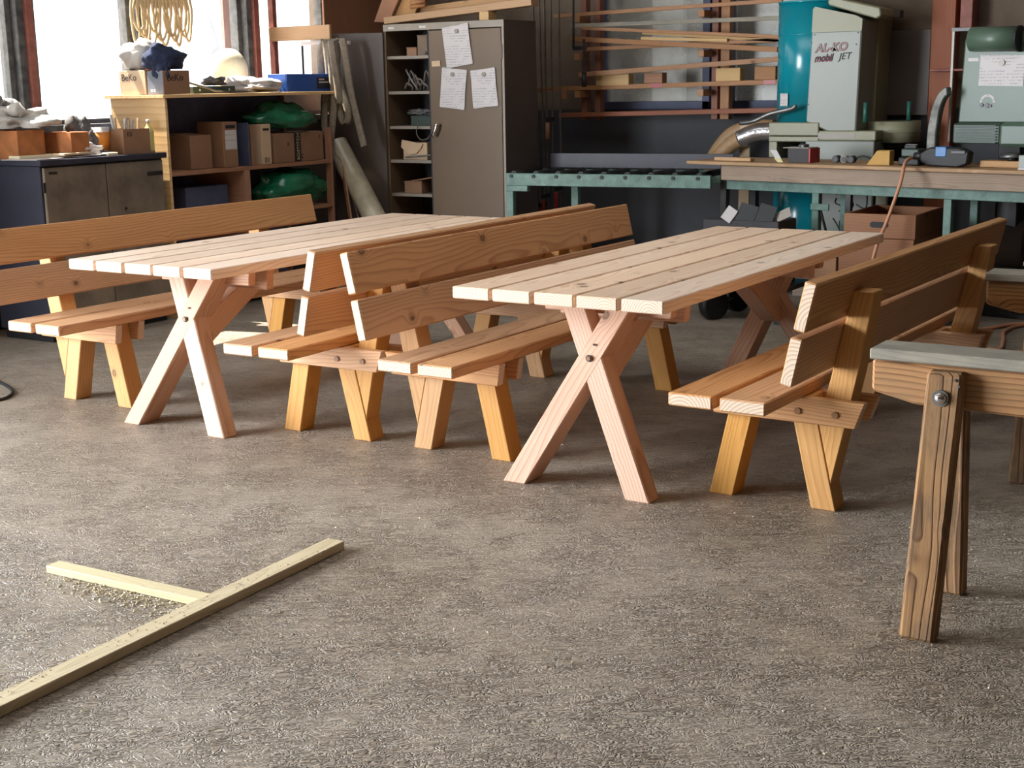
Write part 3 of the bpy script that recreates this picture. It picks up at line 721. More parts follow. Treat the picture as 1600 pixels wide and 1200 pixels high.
# ------------------------------------------------------------ roll
t = thing('foil_roll', 'pale film-wrapped roll leaning between shelf and locker', 'roll', (0, 0, 0))
cyl('wrapped_roll', (-6.80, 8.30, 1.06), (-6.02, 8.14, .03), .085, M['roll'], t, 24)
cyl('core', (-6.803, 8.301, 1.064), (-6.80, 8.30, 1.06), .03, M['card'], t, 16)
top(stick('leaning_batten', (-6.67, 8.20, .90), (-6.42, 8.05, .03), .05, .012, M['rack']), 'narrow slat leaning left of the wrapped roll', 'board')
top(box('plywood_sheet', (-7.38, -7.36), (8.9, 9.8), (1.1, 2.8), M['shelfwood'], rot=(0, 0, 0)), 'brown plywood sheet against the wall right of the windows', 'board')
top(stick('leaning_board', (-6.95, 9.3, 2.7), (-6.6, 9.0, .4), .2, .025, M['shelfwood'], up=(0, 1, 0)), 'brown board leaning in the corner behind the locker door', 'board')

# ------------------------------------------------------------ tall locker
CX0, CX1, CY0, CY1, CZ = -6.47, -5.41, 8.5, 8.93, 1.925
t = thing('steel_locker', 'tall brown steel locker with its left door standing open', 'cabinet', (CX0, CY0, 0))
w = CX1-CX0
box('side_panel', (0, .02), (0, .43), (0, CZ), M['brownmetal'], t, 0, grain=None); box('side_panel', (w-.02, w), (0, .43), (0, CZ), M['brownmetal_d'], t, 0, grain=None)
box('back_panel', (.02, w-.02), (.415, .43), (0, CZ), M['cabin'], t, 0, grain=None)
box('top_panel', (.02, w-.02), (0, .415), (CZ-.02, CZ), M['lightgrey'], t, 0, grain=None)
box('header', (.0, w), (-.005, .0), (CZ-.048, CZ), M['lightgrey'], t, 0, grain=None)
box('jamb', (w-.018, w), (-.005, 0), (.0, CZ-.048), M['lightgrey'], t, 0, grain=None)
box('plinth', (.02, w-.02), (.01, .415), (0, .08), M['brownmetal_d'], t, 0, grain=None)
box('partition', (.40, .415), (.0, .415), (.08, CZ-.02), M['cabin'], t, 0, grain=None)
d = box('door', (.415, w-.022), (-.008, .012), (.085, CZ-.055), M['brownmetal'], t, .003, grain=None)
h = cyl('door_handle', (.49, -.008, 1.195), (.49, -.045, 1.195), .013, M['chrome'], t, 12)
lv = tube('handle_lever', [(.492, -.045, 1.205), (.485, -.05, 1.17), (.455, -.05, 1.115)], .014, M['chrome'], t, 8, 3)
box('hinge', (w-.026, w-.014), (-.012, -.004), (1.66, 1.76), M['brownmetal'], t, 0, grain=None)
box('tag', (.05, .10), (-.007, -.005), (CZ-.035, CZ-.018), M['paper'], t, 0, grain=None); box('tag', (.33, .39), (-.007, -.005), (CZ-.035, CZ-.018), M['paper'], t, 0, grain=None)
for z in (1.675, 1.42, 1.165, .915, .665, .40): box('shelf_board', (.02, .40), (.01, .415), (z, z+.022), M['lightgrey'], t, 0, grain=None)
a = rad(193)
V = [(0, 0, .085), (.435*cos(a), .435*sin(a), .085)]
th = Vector((-sin(a), cos(a), 0))*.018
V2 = [Vector(V[0]), Vector(V[1]), Vector(V[1])+th, Vector(V[0])+th]
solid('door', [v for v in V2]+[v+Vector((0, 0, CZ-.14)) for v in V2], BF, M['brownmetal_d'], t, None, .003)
# things in the locker
LK = [
 ('small_carton', 'small brown box on the top locker shelf', 'box', (-6.30, 1.697, .09, .055), 'card'), ('standing_carton', 'tall grey-brown box on the top locker shelf', 'box', (-6.20, 1.697, .09, .14), 'brownmetal'),
 ('opened_carton', 'pale open box on the third locker shelf from below', 'box', (-6.36, .937, .22, .12), 'cardlight'), ('low_carton', 'low brown box on a lower locker shelf', 'box', (-6.36, .687, .16, .085), 'card'),
 ('tin_box', 'dark green tin on the middle locker shelf', 'box', (-6.28, 1.187, .18, .07), 'sagedark')]
for nm, lab, cat, (x, z, wd, hh), m in LK:
    c = thing(nm, lab, cat, (x, 8.55, z)); box('body', (0, wd), (0, .2), (0, hh), M[m], c, .002, grain=None)
    box('lid', (-.002, wd+.002), (-.002, .202), (hh, hh+.006), M[m], c, 0, rot=(0, random.uniform(-2, 2), 0), grain=None)
prism_o = prism('curved_lid', [(-6.37, 1.03), (-6.36, 1.085), (-6.17, 1.055), (-6.19, 1.02), (-6.23, .985), (-6.30, .975)], 8.535, 8.545, M['cardlight'], bev=0); top(prism_o, 'curved cardboard flap leaning on the pale open box', 'cardboard')
top(box('flat_board', (-6.28, -6.08), (8.54, 8.70), (.79, .80), M['card'], rot=(0, -9, 0), grain=None), 'tilted cardboard sheet over the low box in the locker', 'cardboard')
for i in range(4):
    top(box('paper_pile', (-6.40+i*.01, -6.09), (8.53, 8.75), (.424+i*.008, .430+i*.008), M['cardlight'] if i % 2 else M['paper'], bev=0, grain=None), ('lowest', 'second lowest', 'second highest', 'topmost')[i]+' thin sheet in the pile on the lowest visible locker shelf', 'paper', 'sheets on the lowest locker shelf')
for i in range(6):
    x = -6.33+i*.035
    top(tube('metal_fitting', [(x, 8.56, 1.46+.02*(i % 3)), (x+.03, 8.55, 1.50+.03*((i*3) % 4)), (x+.07, 8.56, 1.47+.02*(i % 2)), (x+.05, 8.58, 1.452)], .009, M['rodsteel'], None, 6, 3), ('leftmost', 'second from left', 'third from left', 'third from right', 'second from right', 'rightmost')[i]+' steel fitting in the tangle on the second locker shelf', 'fitting', 'steel fittings in the locker')
top(tube('hanging_tool', [(-6.29, 8.52, 1.60), (-6.24, 8.52, 1.52), (-6.18, 8.52, 1.45)], .008, M['steel'], None, 6, 2), 'long steel tool standing diagonally on the second locker shelf', 'tool')
top(tube('cable_ring', [(-6.17, 8.49, 1.21), (-6.185, 8.485, 1.14), (-6.15, 8.485, 1.09), (-6.09, 8.485, 1.095), (-6.07, 8.49, 1.12)], .004, M['rodsteel'], None, 6, 5), 'grey wire loop hanging from the locker shelf by the handle', 'wire')
top(stick('auger_bit', (-6.33, 8.53, .955), (-6.09, 8.53, .975), .012, .012, M['steel']), 'long drill bit before the pale open box', 'drill bit')
top(blob('cloth_bundle', (-6.14, 8.62, 1.725), (.06, .06, .03), M['greyrag'], amp=.6, freq=5, seed=41), 'grey cloth on the top locker shelf', 'cloth')
for x, z, lab in ((-6.26, 1.215, 'first'), ):
    top(blob('work_gloves', (-6.2, 8.60, 1.285), (.10, .06, .022), M['greyrag'], amp=.6, freq=5, seed=44), 'grey gloves lying on the dark green tin', 'gloves')
# papers on the door
def papers(label, cx, cz, w_, h_, rot, n):
    p = thing('paper_bundle', label, 'papers', (cx, 8.487, cz))
    for i in range(n):
        r = rot+random.uniform(-2.5, 2.5) if i < n-1 else rot
        box('sheet', (-w_/2+random.uniform(-.006, .006)*(i < n-1), w_/2), (-.0012-i*.0014, -i*.0014), (-h_/2, h_/2), M['print'] if i == n-1 else M['paper'], p, 0, rot=(0, r, 0), grain=None)
    cyl('magnet', (.0, -n*.0014, h_*.36), (.0, -n*.0014-.008, h_*.36), .016, M['lightgrey'], p, 16)
papers('topmost paper bundle under a round magnet on the locker door', -5.80, 1.755, .225, .285, -7, 4)
papers('lower left paper bundle under a magnet on the locker door', -5.845, 1.455, .215, .28, 6, 4)
papers('lower right paper bundle under a magnet on the locker door', -5.575, 1.455, .205, .265, -5, 4)
top(box('note_slip', (-6.03, -5.955), (8.4865, 8.49), (1.615, 1.655), M['cardlight'], bev=0, rot=(0, -2, 0), grain=None), 'small brown slip on the locker door, left of the papers', 'note')
# timber on top of locker
TZ = CZ+.002
top(stick('stacked_board', (-6.50, 8.60, TZ+.030), (-5.25, 8.66, TZ+.115), .050, .11, M['rack2']), 'long board lying front most on the tall locker', 'board')
top(stick('stacked_board', (-6.36, 8.80, TZ+.10), (-5.30, 8.80, TZ+.17), .055, .10, M['rack2']), 'long board lying behind and above the front one on the locker', 'board')
top(prism('wide_panel', [(-6.68, TZ+.03), (-6.54, TZ+.02), (-6.40, TZ+.25), (-6.56, TZ+.26)], 8.66, 8.685, M['shelfwood']), 'wide brown panel tilted at the left end of the locker top', 'board')
top(prism('wide_panel', [(-6.535, TZ+.02), (-6.34, TZ+.045), (-6.26, TZ+.20), (-6.40, TZ+.26)], 8.70, 8.725, M['rack2']), 'narrower brown panel lying on the tilted panel on the locker', 'board')
for i, (z, lab) in enumerate(((TZ+.125, 'lower short round stick on the locker boards'), (TZ+.155, 'upper short round stick on the locker boards'))):
    top(cyl('round_stick', (-6.33, 8.66, z), (-6.19, 8.66, z+.008), .014, M['rack']), lab, 'stick')
top(box('support_block', (-5.65, -5.57), (8.55, 8.66), (TZ, TZ+.062), M['rackyellow']), 'pale wood block at the right front corner of the locker top', 'block')

# ------------------------------------------------------------ clamps and rods right of the locker
CR = [(-5.66, -5.61, 1.9, .010), (-5.605, -5.56, 2.4, .008), (-5.56, -5.535, 2.5, .010), (-5.50, -5.49, 2.35, .007), (-5.43, -5.42, 2.45, .008)]
for i, ((a, b, zt, r), lab) in enumerate(zip(CR, ('leftmost long steel bar beside the locker', 'second long steel bar beside the locker', 'third long steel bar, beside the locker', 'fourth long steel bar, with the short wooden grip', 'fifth long steel bar, furthest from the locker'))):
    c = thing('bar_clamp', lab, 'clamp', (0, 9.30, 0), 0, 'bar clamps beside the locker')
    stick('bar', (b, 0, .30), (a, 0, 2.25), r*1.8, r, M['rodsteel'], c, 0, up=(0, 1, 0))
    box('fixed_jaw', (a-.01, a+.012), (-.09, 0), (2.25, 2.275), M['dark'], c, 0, grain=None)
    zz = (.72, .55, .62, 1.20, .68)[i]
    box('sliding_jaw', (b-.012, b+.014), (-.09, 0), (zz, zz+.03), M['dark'], c, 0, grain=None)
    cyl('grip', (b, -.085, zz-.13), (b, -.085, zz-.01), .016, M['red'] if i in (2, 4) else M['rack'], c, 12)
c = thing('long_clamp', 'dark clamp with a wooden grip hanging on the rack end', 'clamp', (-5.34, 9.36, 0))
stick('bar', (0, 0, 1.73), (0, 0, 2.4), .02, .010, M['dark'], c, 0, up=(0, 1, 0)); box('jaw', (0, .11), (-.01, .01), (1.72, 1.75), M['dark'], c, 0, grain=None)
stick('screw', (.09, 0, 1.45), (.09, 0, 1.80), .014, .014, M['dark'], c, 0, up=(0, 1, 0)); cyl('grip', (.09, 0, 1.45), (.09, 0, 1.56), .018, M['dark'], c, 10)

# ------------------------------------------------------------ timber rack on the back wall
t = thing('timber_rack', 'reddish timber rack with posts and rails on the back wall', 'rack', (0, 9.60, 0))
for x, m in ((-5.44, 'rackred'), (-5.32, 'rackred'), (-4.34, 'rackred'), (-4.27, 'rack')):
    box('post', (x, x+(.07 if m == 'rack' else .05)), (.05, .12), (1.20, 2.9), M[m], t, .003)
stick('rail', (-5.60, .02, 1.235), (-3.70, .02, 1.268), .034, .09, M['rackred'], t); stick('rail', (-5.82, .0, 1.435), (-3.70, .0, 1.465), .034, .10, M['rack'], t)
stick('rail', (-5.6, .02, 2.28), (-3.7, .02, 2.3), .034, .09, M['rackred'], t)
for x0 in (-4.39, -5.42):
    for z in (1.37, 1.65, 1.93): box('bracket', (x0, x0+.05), (-.09, .05), (z, z+.05), M['rack'], t, .002)
box('tape_mark', (-4.79, -4.69), (-.052, -.049), (1.437, 1.467), M['red'], t, 0, grain=None); box('tape_mark', (-3.89, -3.80), (-.052, -.049), (1.448, 1.478), M['red'], t, 0, grain=None)
box('grip_block', (-5.55, -5.50), (-.07, -.05), (1.36, 1.43), M['rack'], t, .002)
TB = [((895, 22), -5.6, 1.985, -3.75, 2.02, .028, 'rack', 'uppermost long slat on the rack, rising to the right'),
 (0, -5.43, 1.905, -3.75, 1.90, .030, 'greywood', 'long grey slat below the uppermost one'),
 (0, -5.33, 1.885, -3.75, 1.772, .024, 'rack', 'long slat falling to the right just under the grey one'),
 (0, -4.84, 1.835, -3.76, 1.745, .022, 'rackyellow', 'yellowish slat starting mid rack, upper one of two'),
 (0, -4.84, 1.795, -4.15, 1.760, .022, 'rackyellow', 'yellowish slat starting mid rack, lower one of two'),
 (0, -5.43, 1.810, -3.76, 1.685, .036, 'rack', 'broad slat crossing downwards below the yellowish pair'),
 (0, -5.36, 1.730, -3.75, 1.752, .028, 'rack', 'thin slat rising gently behind the crossing slats'),
 (0, -5.37, 1.540, -3.76, 1.620, .036, 'rack', 'long slat rising from above the yellow block to the right')]
for i, (_, x0, z0, x1, z1, h, m, lab) in enumerate(TB):
    yy = 9.52-.022*(i % 3)
    top(stick('loose_batten', (x0, yy, z0), (x1, yy, z1), h, .022, M[m]), lab, 'slat', 'loose timber slats on the rack')
for x0, x1, z0, z1, m, lab in ((-5.25, -4.97, 1.455, 1.545, 'rackyellow', 'largest yellow wood block at the left of the rack'), (-4.84, -4.69, 1.468, 1.545, 'crate', 'brown wood block right of the large yellow one'),
    (-4.26, -4.07, 1.474, 1.568, 'rackyellow', 'yellow wood block right of the middle rack post'), (-3.96, -3.80, 1.48, 1.575, 'rack', 'brown wood block next to the teal filter drum')):
    top(box('wood_block', (x0, x1), (9.545, 9.625), (z0, z1), M[m]), lab, 'block')

# ------------------------------------------------------------ roller conveyor
t = thing('roller_conveyor', 'mint green roller conveyor in front of the dark wall', 'conveyor', (-5.366, 8.42, 0), rad(7))
box('side_rail', (0, 1.51), (0, .035), (.775, .862), M['mint'], t, .003, grain=None)
box('side_rail', (.03, 1.51), (.50, .535), (.775, .862), M['mint'], t, .003, grain=None)
for x in (.0, .30): box('leg', (x, x+.055) if x == 0 else (x, x+.055), (.0 if x == 0 else .48, .05 if x == 0 else .535), (0, .74), M['mint'], t, .003, grain=None)
box('foot_plate', (0, .17), (-.005, .05), (.735, .775), M['mint'], t, .003, grain=None)
box('guide_plate', (.1, 1.50), (.56, .575), (.87, .975), M['purple'], t, .002, grain=None)
for i in range(9):
    x = .045+i*.172
    rl = cyl('roller', (x, .036, .855), (x, .499, .855), .023, M['black'], t, 14)
    cyl('axle_bolt', (x, -.008, .842), (x, .0, .842), .013, M['black'], t, 10)

# ------------------------------------------------------------ workbench
BA = rad(-11)
t = thing('workbench', 'long workbench with a thick dusty front beam and mint green frame', 'workbench', (-4.09, 8.70, 0), BA)
LBn = 3.4
box('top_board', (0, LBn), (0, .55), (.93, .952), M['benchtop'], t, .003)
box('front_beam', (.27, LBn), (.02, .08), (.83, .928), M['beam'], t, .004)
box('frame_rail', (.27, LBn), (.085, .13), (.765, .828), M['mint'], t, .003, grain=None)
box('back_beam', (.27, LBn), (.48, .54), (.83, .928), M['beam'], t, .004)
box('frame_rail', (.27, LBn), (.44, .475), (.765, .828), M['mint'], t, .003, grain=None)
def leg_set(x, m): 
    for y in (.085, .44): box('leg', (x, x+.05), (y, y+.045), (0, .765 if m == 'mint' else .93), M[m], t, .003, grain=None)
leg_set(.22, 'dark'); leg_set(.93, 'mint'); leg_set(1.83, 'mint'); leg_set(2.45, 'mint')
box('leg', (1.16, 1.20), (.10, .13), (.2, .765), M['dark'], t, .002, grain=None)
stick('brace', (.98, .11, .66), (1.10, .11, .30), .012, .012, M['dark'], t, 0); stick('brace', (1.19, .11, .66), (1.10, .11, .30), .012, .012, M['dark'], t, 0)
box('bracket_plate', (.93, 1.06), (.07, .084), (.66, .70), M['mint'], t, .002, grain=None)
def onb(lx, ly, z=.953):
    return (-4.09+cos(BA)*lx-sin(BA)*ly, 8.70+sin(BA)*lx+cos(BA)*ly, z)
# items on the bench
o = box('offcut_board', (0, .30), (0, .05), (0, .024), M['benchtop'], None); o.location = Vector(onb(.32, .10))+Vector((0, 0, .0125)); o.rotation_euler.z += BA-.05; top(o, 'brown offcut board at the left end of the workbench', 'board')
t = thing('bit_box', 'dark lidded box with a red edge and a yellow card on the workbench', 'box', onb(.72, .12), BA+.05)
box('body', (0, .15), (0, .13), (0, .09), M['cabin'], t, .002, grain=None); box('red_edge', (.15, .163), (0, .13), (0, .092), M['red'], t, .002, grain=None)
box('lid', (-.035, .15), (.0, .13), (.091, .096), M['lightgrey'], t, 0, grain=None)
prism('card', [(-.12, .078), (-.07, .078), (-.02, 0.001), (-.06, .001)], -.02, -.018, M['paper'], t, bev=0); prism('yellow_strip', [(-.089, .028), (-.038, .028), (-.02, 0.001), (-.06, .001)], -.0215, -.020, M['gold'], t, bev=0)
blob('fittings', (.09, .05, .104), (.03, .03, .012), M['steel'], t, amp=.6, freq=5, seed=51, sub=3)
for i, (x, m, lab) in enumerate(((1.02, 'black', 'black round socket end on the workbench'), (1.08, 'lightgrey', 'grey round plug on the workbench'), (1.13, 'black', 'black plug with a short cable on the workbench'))):
    p = thing('plug', lab, 'plug', onb(x, .22)); cyl('housing', (0, -.02, .024), (0, .035, .024), .023, M[m], p, 14); cyl('rim', (0, -.026, .024), (0, -.02, .024), .018, M['dark'], p, 14)
    if i == 2: tube('cable', [(.02, .0, .03), (.07, .0, .045), (.13, .0, .03), (.17, .02, .008)], .006, M['black'], p, 6, 5)
o = prism('angled_block', [(0, 0), (.145, 0), (.145, .088), (.065, .088)], 0, .09, M['rackyellow'], None, (1, 0, 0), .002); top(o, 'yellow wedge-cut wood block on the workbench', 'block'); o.location += Vector(onb(1.30, .10)); 
t = thing('battery_charger', 'black charger with a pale sticker beside the wedge block', 'charger', onb(1.485, .15), BA)
box('body', (0, .14), (0, .12), (0, .05), M['black'], t, .008, grain=None); box('battery', (.015, .13), (.01, .11), (.052, .10), M['sagedark'], t, .006, grain=None); box('clip', (.03, .11), (.02, .05), (.10, .125), M['black'], t, .004, grain=None); box('sticker', (.04, .11), (.02, .045), (.1255, .127), M['paper'], t, 0, grain=None)
t = thing('nail_gun', 'black and blue air tool with the orange hose attached', 'power tool', onb(1.655, .10), BA)
prism('body', [(0, .03), (.05, .005), (.24, .0), (.30, .02), (.31, .09), (.25, .115), (.06, .115), (.0, .08)], 0, .075, M['black'], t, bev=.008)
box('blue_panel', (.10, .17), (-.004, .078), (.06, .12), M['bluetool'], t, .004, grain=None); cyl('nozzle', (-.05, .035, .06), (.01, .035, .06), .022, M['dark'], t, 12); cyl('coupling', (-.075, .035, .05), (-.045, .035, .055), .012, M['chrome'], t, 10)
box('fin', (.20, .29), (-.006, .0), (.08, .1), M['dark'], t, .002, grain=None)
p0 = Vector(onb(1.59, .135, 1.003))
o = tube('air_hose', [p0, (-2.50, 8.42, .995), (-2.485, 8.31, .97), (-2.475, 8.24, .91), (-2.48, 8.20, .84), (-2.53, 8.16, .65), (-2.58, 8.12, .48), (-2.61, 8.08, .2), (-2.55, 8.0, .03), (-2.35, 8.02, .012), (-2.1, 8.2, .012), (-1.96, 8.42, .012), (-1.88, 8.6, .012), (-1.7, 8.8, .012)], .011, M['airhose'], None, 8, 7)
top(o, 'orange air hose hanging from the tool on the workbench down to the floor', 'hose')
o = tube('air_hose', [(-2.3, 7.62, .012), (-2.0, 7.72, .012), (-1.84, 7.74, .012), (-1.755, 7.76, .012), (-1.80, 8.05, .012), (-1.86, 8.35, .012), (-1.80, 8.62, .012), (-1.5, 8.7, .012)], .011, M['airhose'], None, 8, 7); top(o, 'orange hose looping over the floor between the two sawhorses', 'hose')
o = tube('air_hose', [(-2.4, 7.50, .012), (-2.0, 7.62, .012), (-1.6, 7.74, .012), (-1.2, 7.95, .012)], .011, M['airhose'], None, 8, 5); top(o, 'straight stretch of orange hose on the floor before the looping one', 'hose')
t = thing('white_cube', 'small white box at the right end of the workbench', 'box', onb(2.28, .07), BA)
box('body', (0, .085), (0, .085), (0, .082), M['white'], t, .004, grain=None); box('base_edge', (-.001, .086), (-.001, .086), (0, .008), M['paper'], t, 0, grain=None)
o = box('offcut_board', (0, .26), (0, .12), (0, .038), M['benchtop'], None); o.location = Vector(onb(2.12, .26))+Vector((0, 0, .0195)); o.rotation_euler.z += BA; top(o, 'brown wood offcut on the workbench below the saw motor', 'board')
t = thing('steel_disc', 'dull round metal lid on the offcut below the saw motor', 'disc', onb(2.16, .26, .992)); cyl('base', (0, 0, 0), (0, 0, .02), .03, M['dark'], t, 12); cyl('disc_plate', (0, 0, .02), (0, 0, .045), .075, M['steel'], t, 24, .03)
# ------------------------------------------------------------ radial saw on a stand behind the bench
t = thing('radial_saw', 'sage green radial saw with finned motor and steel blade guard', 'saw', (-2.30, 8.74, 0), BA)
prism('housing', [(0, 1.20), (.02, 1.70), (.045, 1.735), (.62, 1.735), (.62, 1.20)], 0, .42, M['sage'], t, bev=.012)
cyl('crank_drum', (.075, -.02, 1.695), (.36, -.02, 1.69), .072, M['sage'], t, 24); cyl('drum_cap', (.36, -.02, 1.69), (.375, -.02, 1.69), .076, M['black'], t, 24)
stick('guide_rod', (-.04, -.02, 1.09), (-.04, -.02, 1.76), .014, .014, M['lightgrey'], t, 0, up=(0, 1, 0)); stick('rod_arm', (-.05, -.02, 1.755), (.08, -.02, 1.755), .02, .02, M['dark'], t, 0)
box('motor', (.02, .32), (-.10, .0), (1.085, 1.205), M['sagedark'], t, .01, grain=None)
for i in range(7): box('motor_fin', (.045, .30), (-.122, -.10), (1.091+i*.0165, 1.096+i*.0165), M['sage'], t, .001, grain=None)
box('motor_end', (.32, .50), (-.13, .0), (1.07, 1.21), M['sage'], t, .02, grain=None)
pr = []
for i in range(9): g = rad(i*11.25); pr.append((-.015-.118*cos(g), 1.10+.32*sin(g)))
for i in range(8, -1, -1): g = rad(i*11.25); pr.append((-.010-.062*cos(g), 1.10+.27*sin(g)))
pr += [(-.072, .99), (-.133, .99)]
prism('blade_guard', pr, -.13, -.07, M['guard'], t, bev=.006)
box('name_strip', (.05, .115), (-.001, .0), (1.567, 1.587), M['paper'], t, 0, grain=None)
box('note_sheet', (.125, .40), (-.003, -.001), (1.42, 1.60), M['print'], t, 0, rot=(0, 1.5, 0), grain=None); cyl('magnet', (.265, -.003, 1.555), (.265, -.012, 1.555), .017, M['lightgrey'], t, 16)
ring = []
for i in range(13): g = pi*i/12; ring.append((.185+.048*cos(g), 1.325+.048*sin(g)))
for i in range(12, -1, -1): g = pi*i/12; ring.append((.185+.034*cos(g), 1.325+.034*sin(g)))
prism('dial_scale', ring, -.002, -.0005, M['paper'], t, bev=0)
for x, z, r in ((.15, 1.31, .011), (.183, 1.307, .014), (.205, 1.305, .008)): cyl('dial_knob', (x, -.001, z), (x, -.008, z), r, M['dark'], t, 12)
for i in range(3): g = pi*(.12+.38*i); cyl('dial_dot', (.185+.041*cos(g), -.002, 1.325+.041*sin(g)), (.185+.041*cos(g), -.003, 1.325+.041*sin(g)), .003, M['ink'], t, 8)
box('column', (.16, .30), (.24, .38), (.03, 1.22), M['dark'], t, .005, grain=None); box('base', (.02, .55), (.20, .50), (0, .03), M['dark'], t, .003, grain=None)

# ------------------------------------------------------------ dust extractor behind the bench
t = thing('dust_extractor', 'cream dust extractor with a teal filter drum', 'dust extractor', (0, 9.28, 0))
dr = cyl('filter_drum', (-3.52, .24, 1.19), (-3.52, .24, 2.0), .238, M['teal'], t, 48)
cyl('drum_seam', (-3.52, .24, 1.775), (-3.52, .24, 1.782), .240, M['teal'], t, 48); cyl('drum_rim', (-3.52, .24, 1.988), (-3.52, .24, 2.0), .243, M['teal'], t, 48)
cyl('collection_drum', (-3.54, .26, .05), (-3.54, .26, .93), .24, M['teal'], t, 48)
prism('housing_front', [(-3.455, 1.195), (-3.425, 1.935), (-3.41, 1.95), (-3.13, 1.885), (-3.085, 1.86), (-3.105, 1.13), (-3.30, 1.13)], -.03, .30, M['white'], t, bev=.008)
prism('housing_rear', [(-3.40, 1.15), (-3.40, 2.03), (-3.10, 1.95), (-3.075, 1.90), (-3.09, 1.15)], .305, .60, M['cream'], t, bev=.01)
prism('hood', [(-3.34, 1.99), (-3.30, 2.01), (-2.98, 1.93), (-2.97, 1.88), (-3.0, 1.86), (-3.33, 1.96)], .0, .30, M['cream'], t, bev=.008)
prism('top_cap', [(-3.43, 1.785), (-3.425, 1.937), (-3.41, 1.952), (-3.13, 1.887), (-3.083, 1.862), (-3.086, 1.785)], -.034, -.0305, M['cream'], t, bev=0)
box('base_front', (-3.72, -3.36), (-.04, .42), (1.10, 1.19), M['cream'], t, .006, grain=None); box('base_front', (-3.72, -3.36), (-.035, .42), (1.06, 1.095), M['cream'], t, .004, grain=None)
box('base_side', (-3.355, -2.96), (-.05, .42), (1.07, 1.135), M['cream'], t, .006, grain=None); box('base_lower', (-3.45, -2.97), (-.045, .42), (.93, 1.068), M['white'], t, .006, grain=None)
box('base_lower', (-3.72, -3.66), (-.03, .42), (.95, 1.06), M['cream'], t, .004, grain=None)
box('frame', (-3.70, -2.99), (.0, .42), (.90, .93), M['dark'], t, .004, grain=None)
cyl('motor_drum', (-2.94, .28, 1.05), (-2.94, .28, 1.19), .175, M['cream'], t, 40); cyl('motor_ring', (-2.94, .28, 1.115), (-2.94, .28, 1.121), .178, M['cream'], t, 40); cyl('motor_foot', (-2.94, .28, 1.0), (-2.94, .28, 1.05), .11, M['dark'], t, 24)
for x in (-3.045, -2.85): cyl('teal_rod', (x, -.02 if x < -3 else .3, 1.19), (x, -.02 if x < -3 else .3, 1.32), .015, M['rodgreen'], t, 12)
for x in (-3.68, -3.05): box('stand_leg', (x, x+.04), (.36, .40), (0, .90), M['dark'], t, 0, grain=None)
box('bag_panel', (-3.40, -2.99), (.02, .06), (.05, .85), M['white'], t, .006, grain=None); box('bag_panel', (-2.98, -2.90), (.05, .09), (.05, .85), M['cream'], t, .006, grain=None)
# drawn outline lettering on the lower panel
def line(P): tube('outline_lettering', [(x, .0185, z) for x, z in P], .0045, M['ink'], t, 5, 4)
line([(-3.34, .74), (-3.25, .735), (-3.24, .70)]); line([(-3.22, .72), (-3.19, .77), (-3.13, .77), (-3.09, .71)]); line([(-3.24, .68), (-3.24, .64), (-3.13, .62), (-3.13, .66), (-3.18, .67)])
line([(-3.22, .59), (-3.0, .59)]); line([(-3.20, .44), (-3.20, .54), (-3.02, .54)]); line([(-3.03, .77), (-3.03, .62), (-3.10, .64)]); line([(-3.26, .54), (-3.21, .46), (-3.20, .36)])
# lettering on the housing
text('lettering', 'AL-KO', .074, (-3.400, -.0315, 1.655), (pi/2, rad(-2.5), 0), M['redink'], t, shear=.25, offset=.0035)
text('lettering', 'AL-KO', .074, (-3.400, -.0335, 1.655), (pi/2, rad(-2.5), 0), M['white'], t, shear=.25, offset=-.0012)
text('lettering', 'mobil', .064, (-3.408, -.0315, 1.590), (pi/2, rad(-2.5), 0), M['redink'], t, shear=.3, offset=.002, sx=.88)
text('lettering', 'mobil', .064, (-3.404, -.0335, 1.597), (pi/2, rad(-2.5), 0), M['ink'], t, shear=.3, sx=.88)
text('lettering', 'JET', .062, (-3.238, -.0335, 1.603), (pi/2, rad(-2.5), 0), M['ink'], t, shear=.3)
box('panel_seam', (-3.428, -3.09), (-.0345, -.0335), (1.782, 1.785), M['sagedark'], t, 0, grain=None)
for x, z in ((-3.41, 1.77), (-3.11, 1.775), (-3.12, 1.70), (-3.43, 1.72), (-3.44, 1.31)): cyl('screw', (x, -.031, z), (x, -.034, z), .005, M['dark'], t, 8)
box('sticker', (-3.675, -3.598), (.020, .024), (1.30, 1.385), M['print'], t, 0, rot=(0, 0, -28), grain=None)
box('switch_plate', (-3.36, -3.10), (-.052, -.05), (1.085, 1.12), M['lightgrey'], t, 0, grain=None)
tube('steel_arm', [(-3.93, -.05, 1.185), (-3.82, -.07, 1.20), (-3.70, -.07, 1.25), (-3.54, -.07, 1.285), (-3.52, -.07, 1.31)], .016, M['steel'], t, 8, 4)
# suction hoses
def ribbed(name, P, r, mat, par=None): return tube(name, P, r, mat, par, 16, 14, rfun=lambda s: 1+.03*sin(s*220))
o = ribbed('suction_hose', [(-4.31, 9.54, .86), (-4.22, 9.54, 1.0), (-4.12, 9.54, 1.10), (-3.98, 9.54, 1.145), (-3.80, 9.54, 1.15)], .052, M['hose']); top(o, 'brown suction hose, rear one of the two beside the extractor', 'hose')
t = thing('suction_hose', 'brown suction hose with a foil-wrapped end running into the extractor', 'hose', (0, 0, 0))
ribbed('hose_tube', [(-4.22, 9.36, .84), (-4.12, 9.36, .97), (-4.02, 9.36, 1.05), (-3.93, 9.36, 1.09)], .056, M['hose'], t)
tube('foil_wrap', [(-3.98, 9.36, 1.07), (-3.91, 9.36, 1.10), (-3.83, 9.37, 1.12), (-3.73, 9.38, 1.12)], .064, M['foil'], t, 16, 4)
top(box('upright_board', (-4.02, -3.94), (9.435, 9.455), (.0, 1.165), M['cardlight']), 'pale upright board between the two suction hoses', 'board')

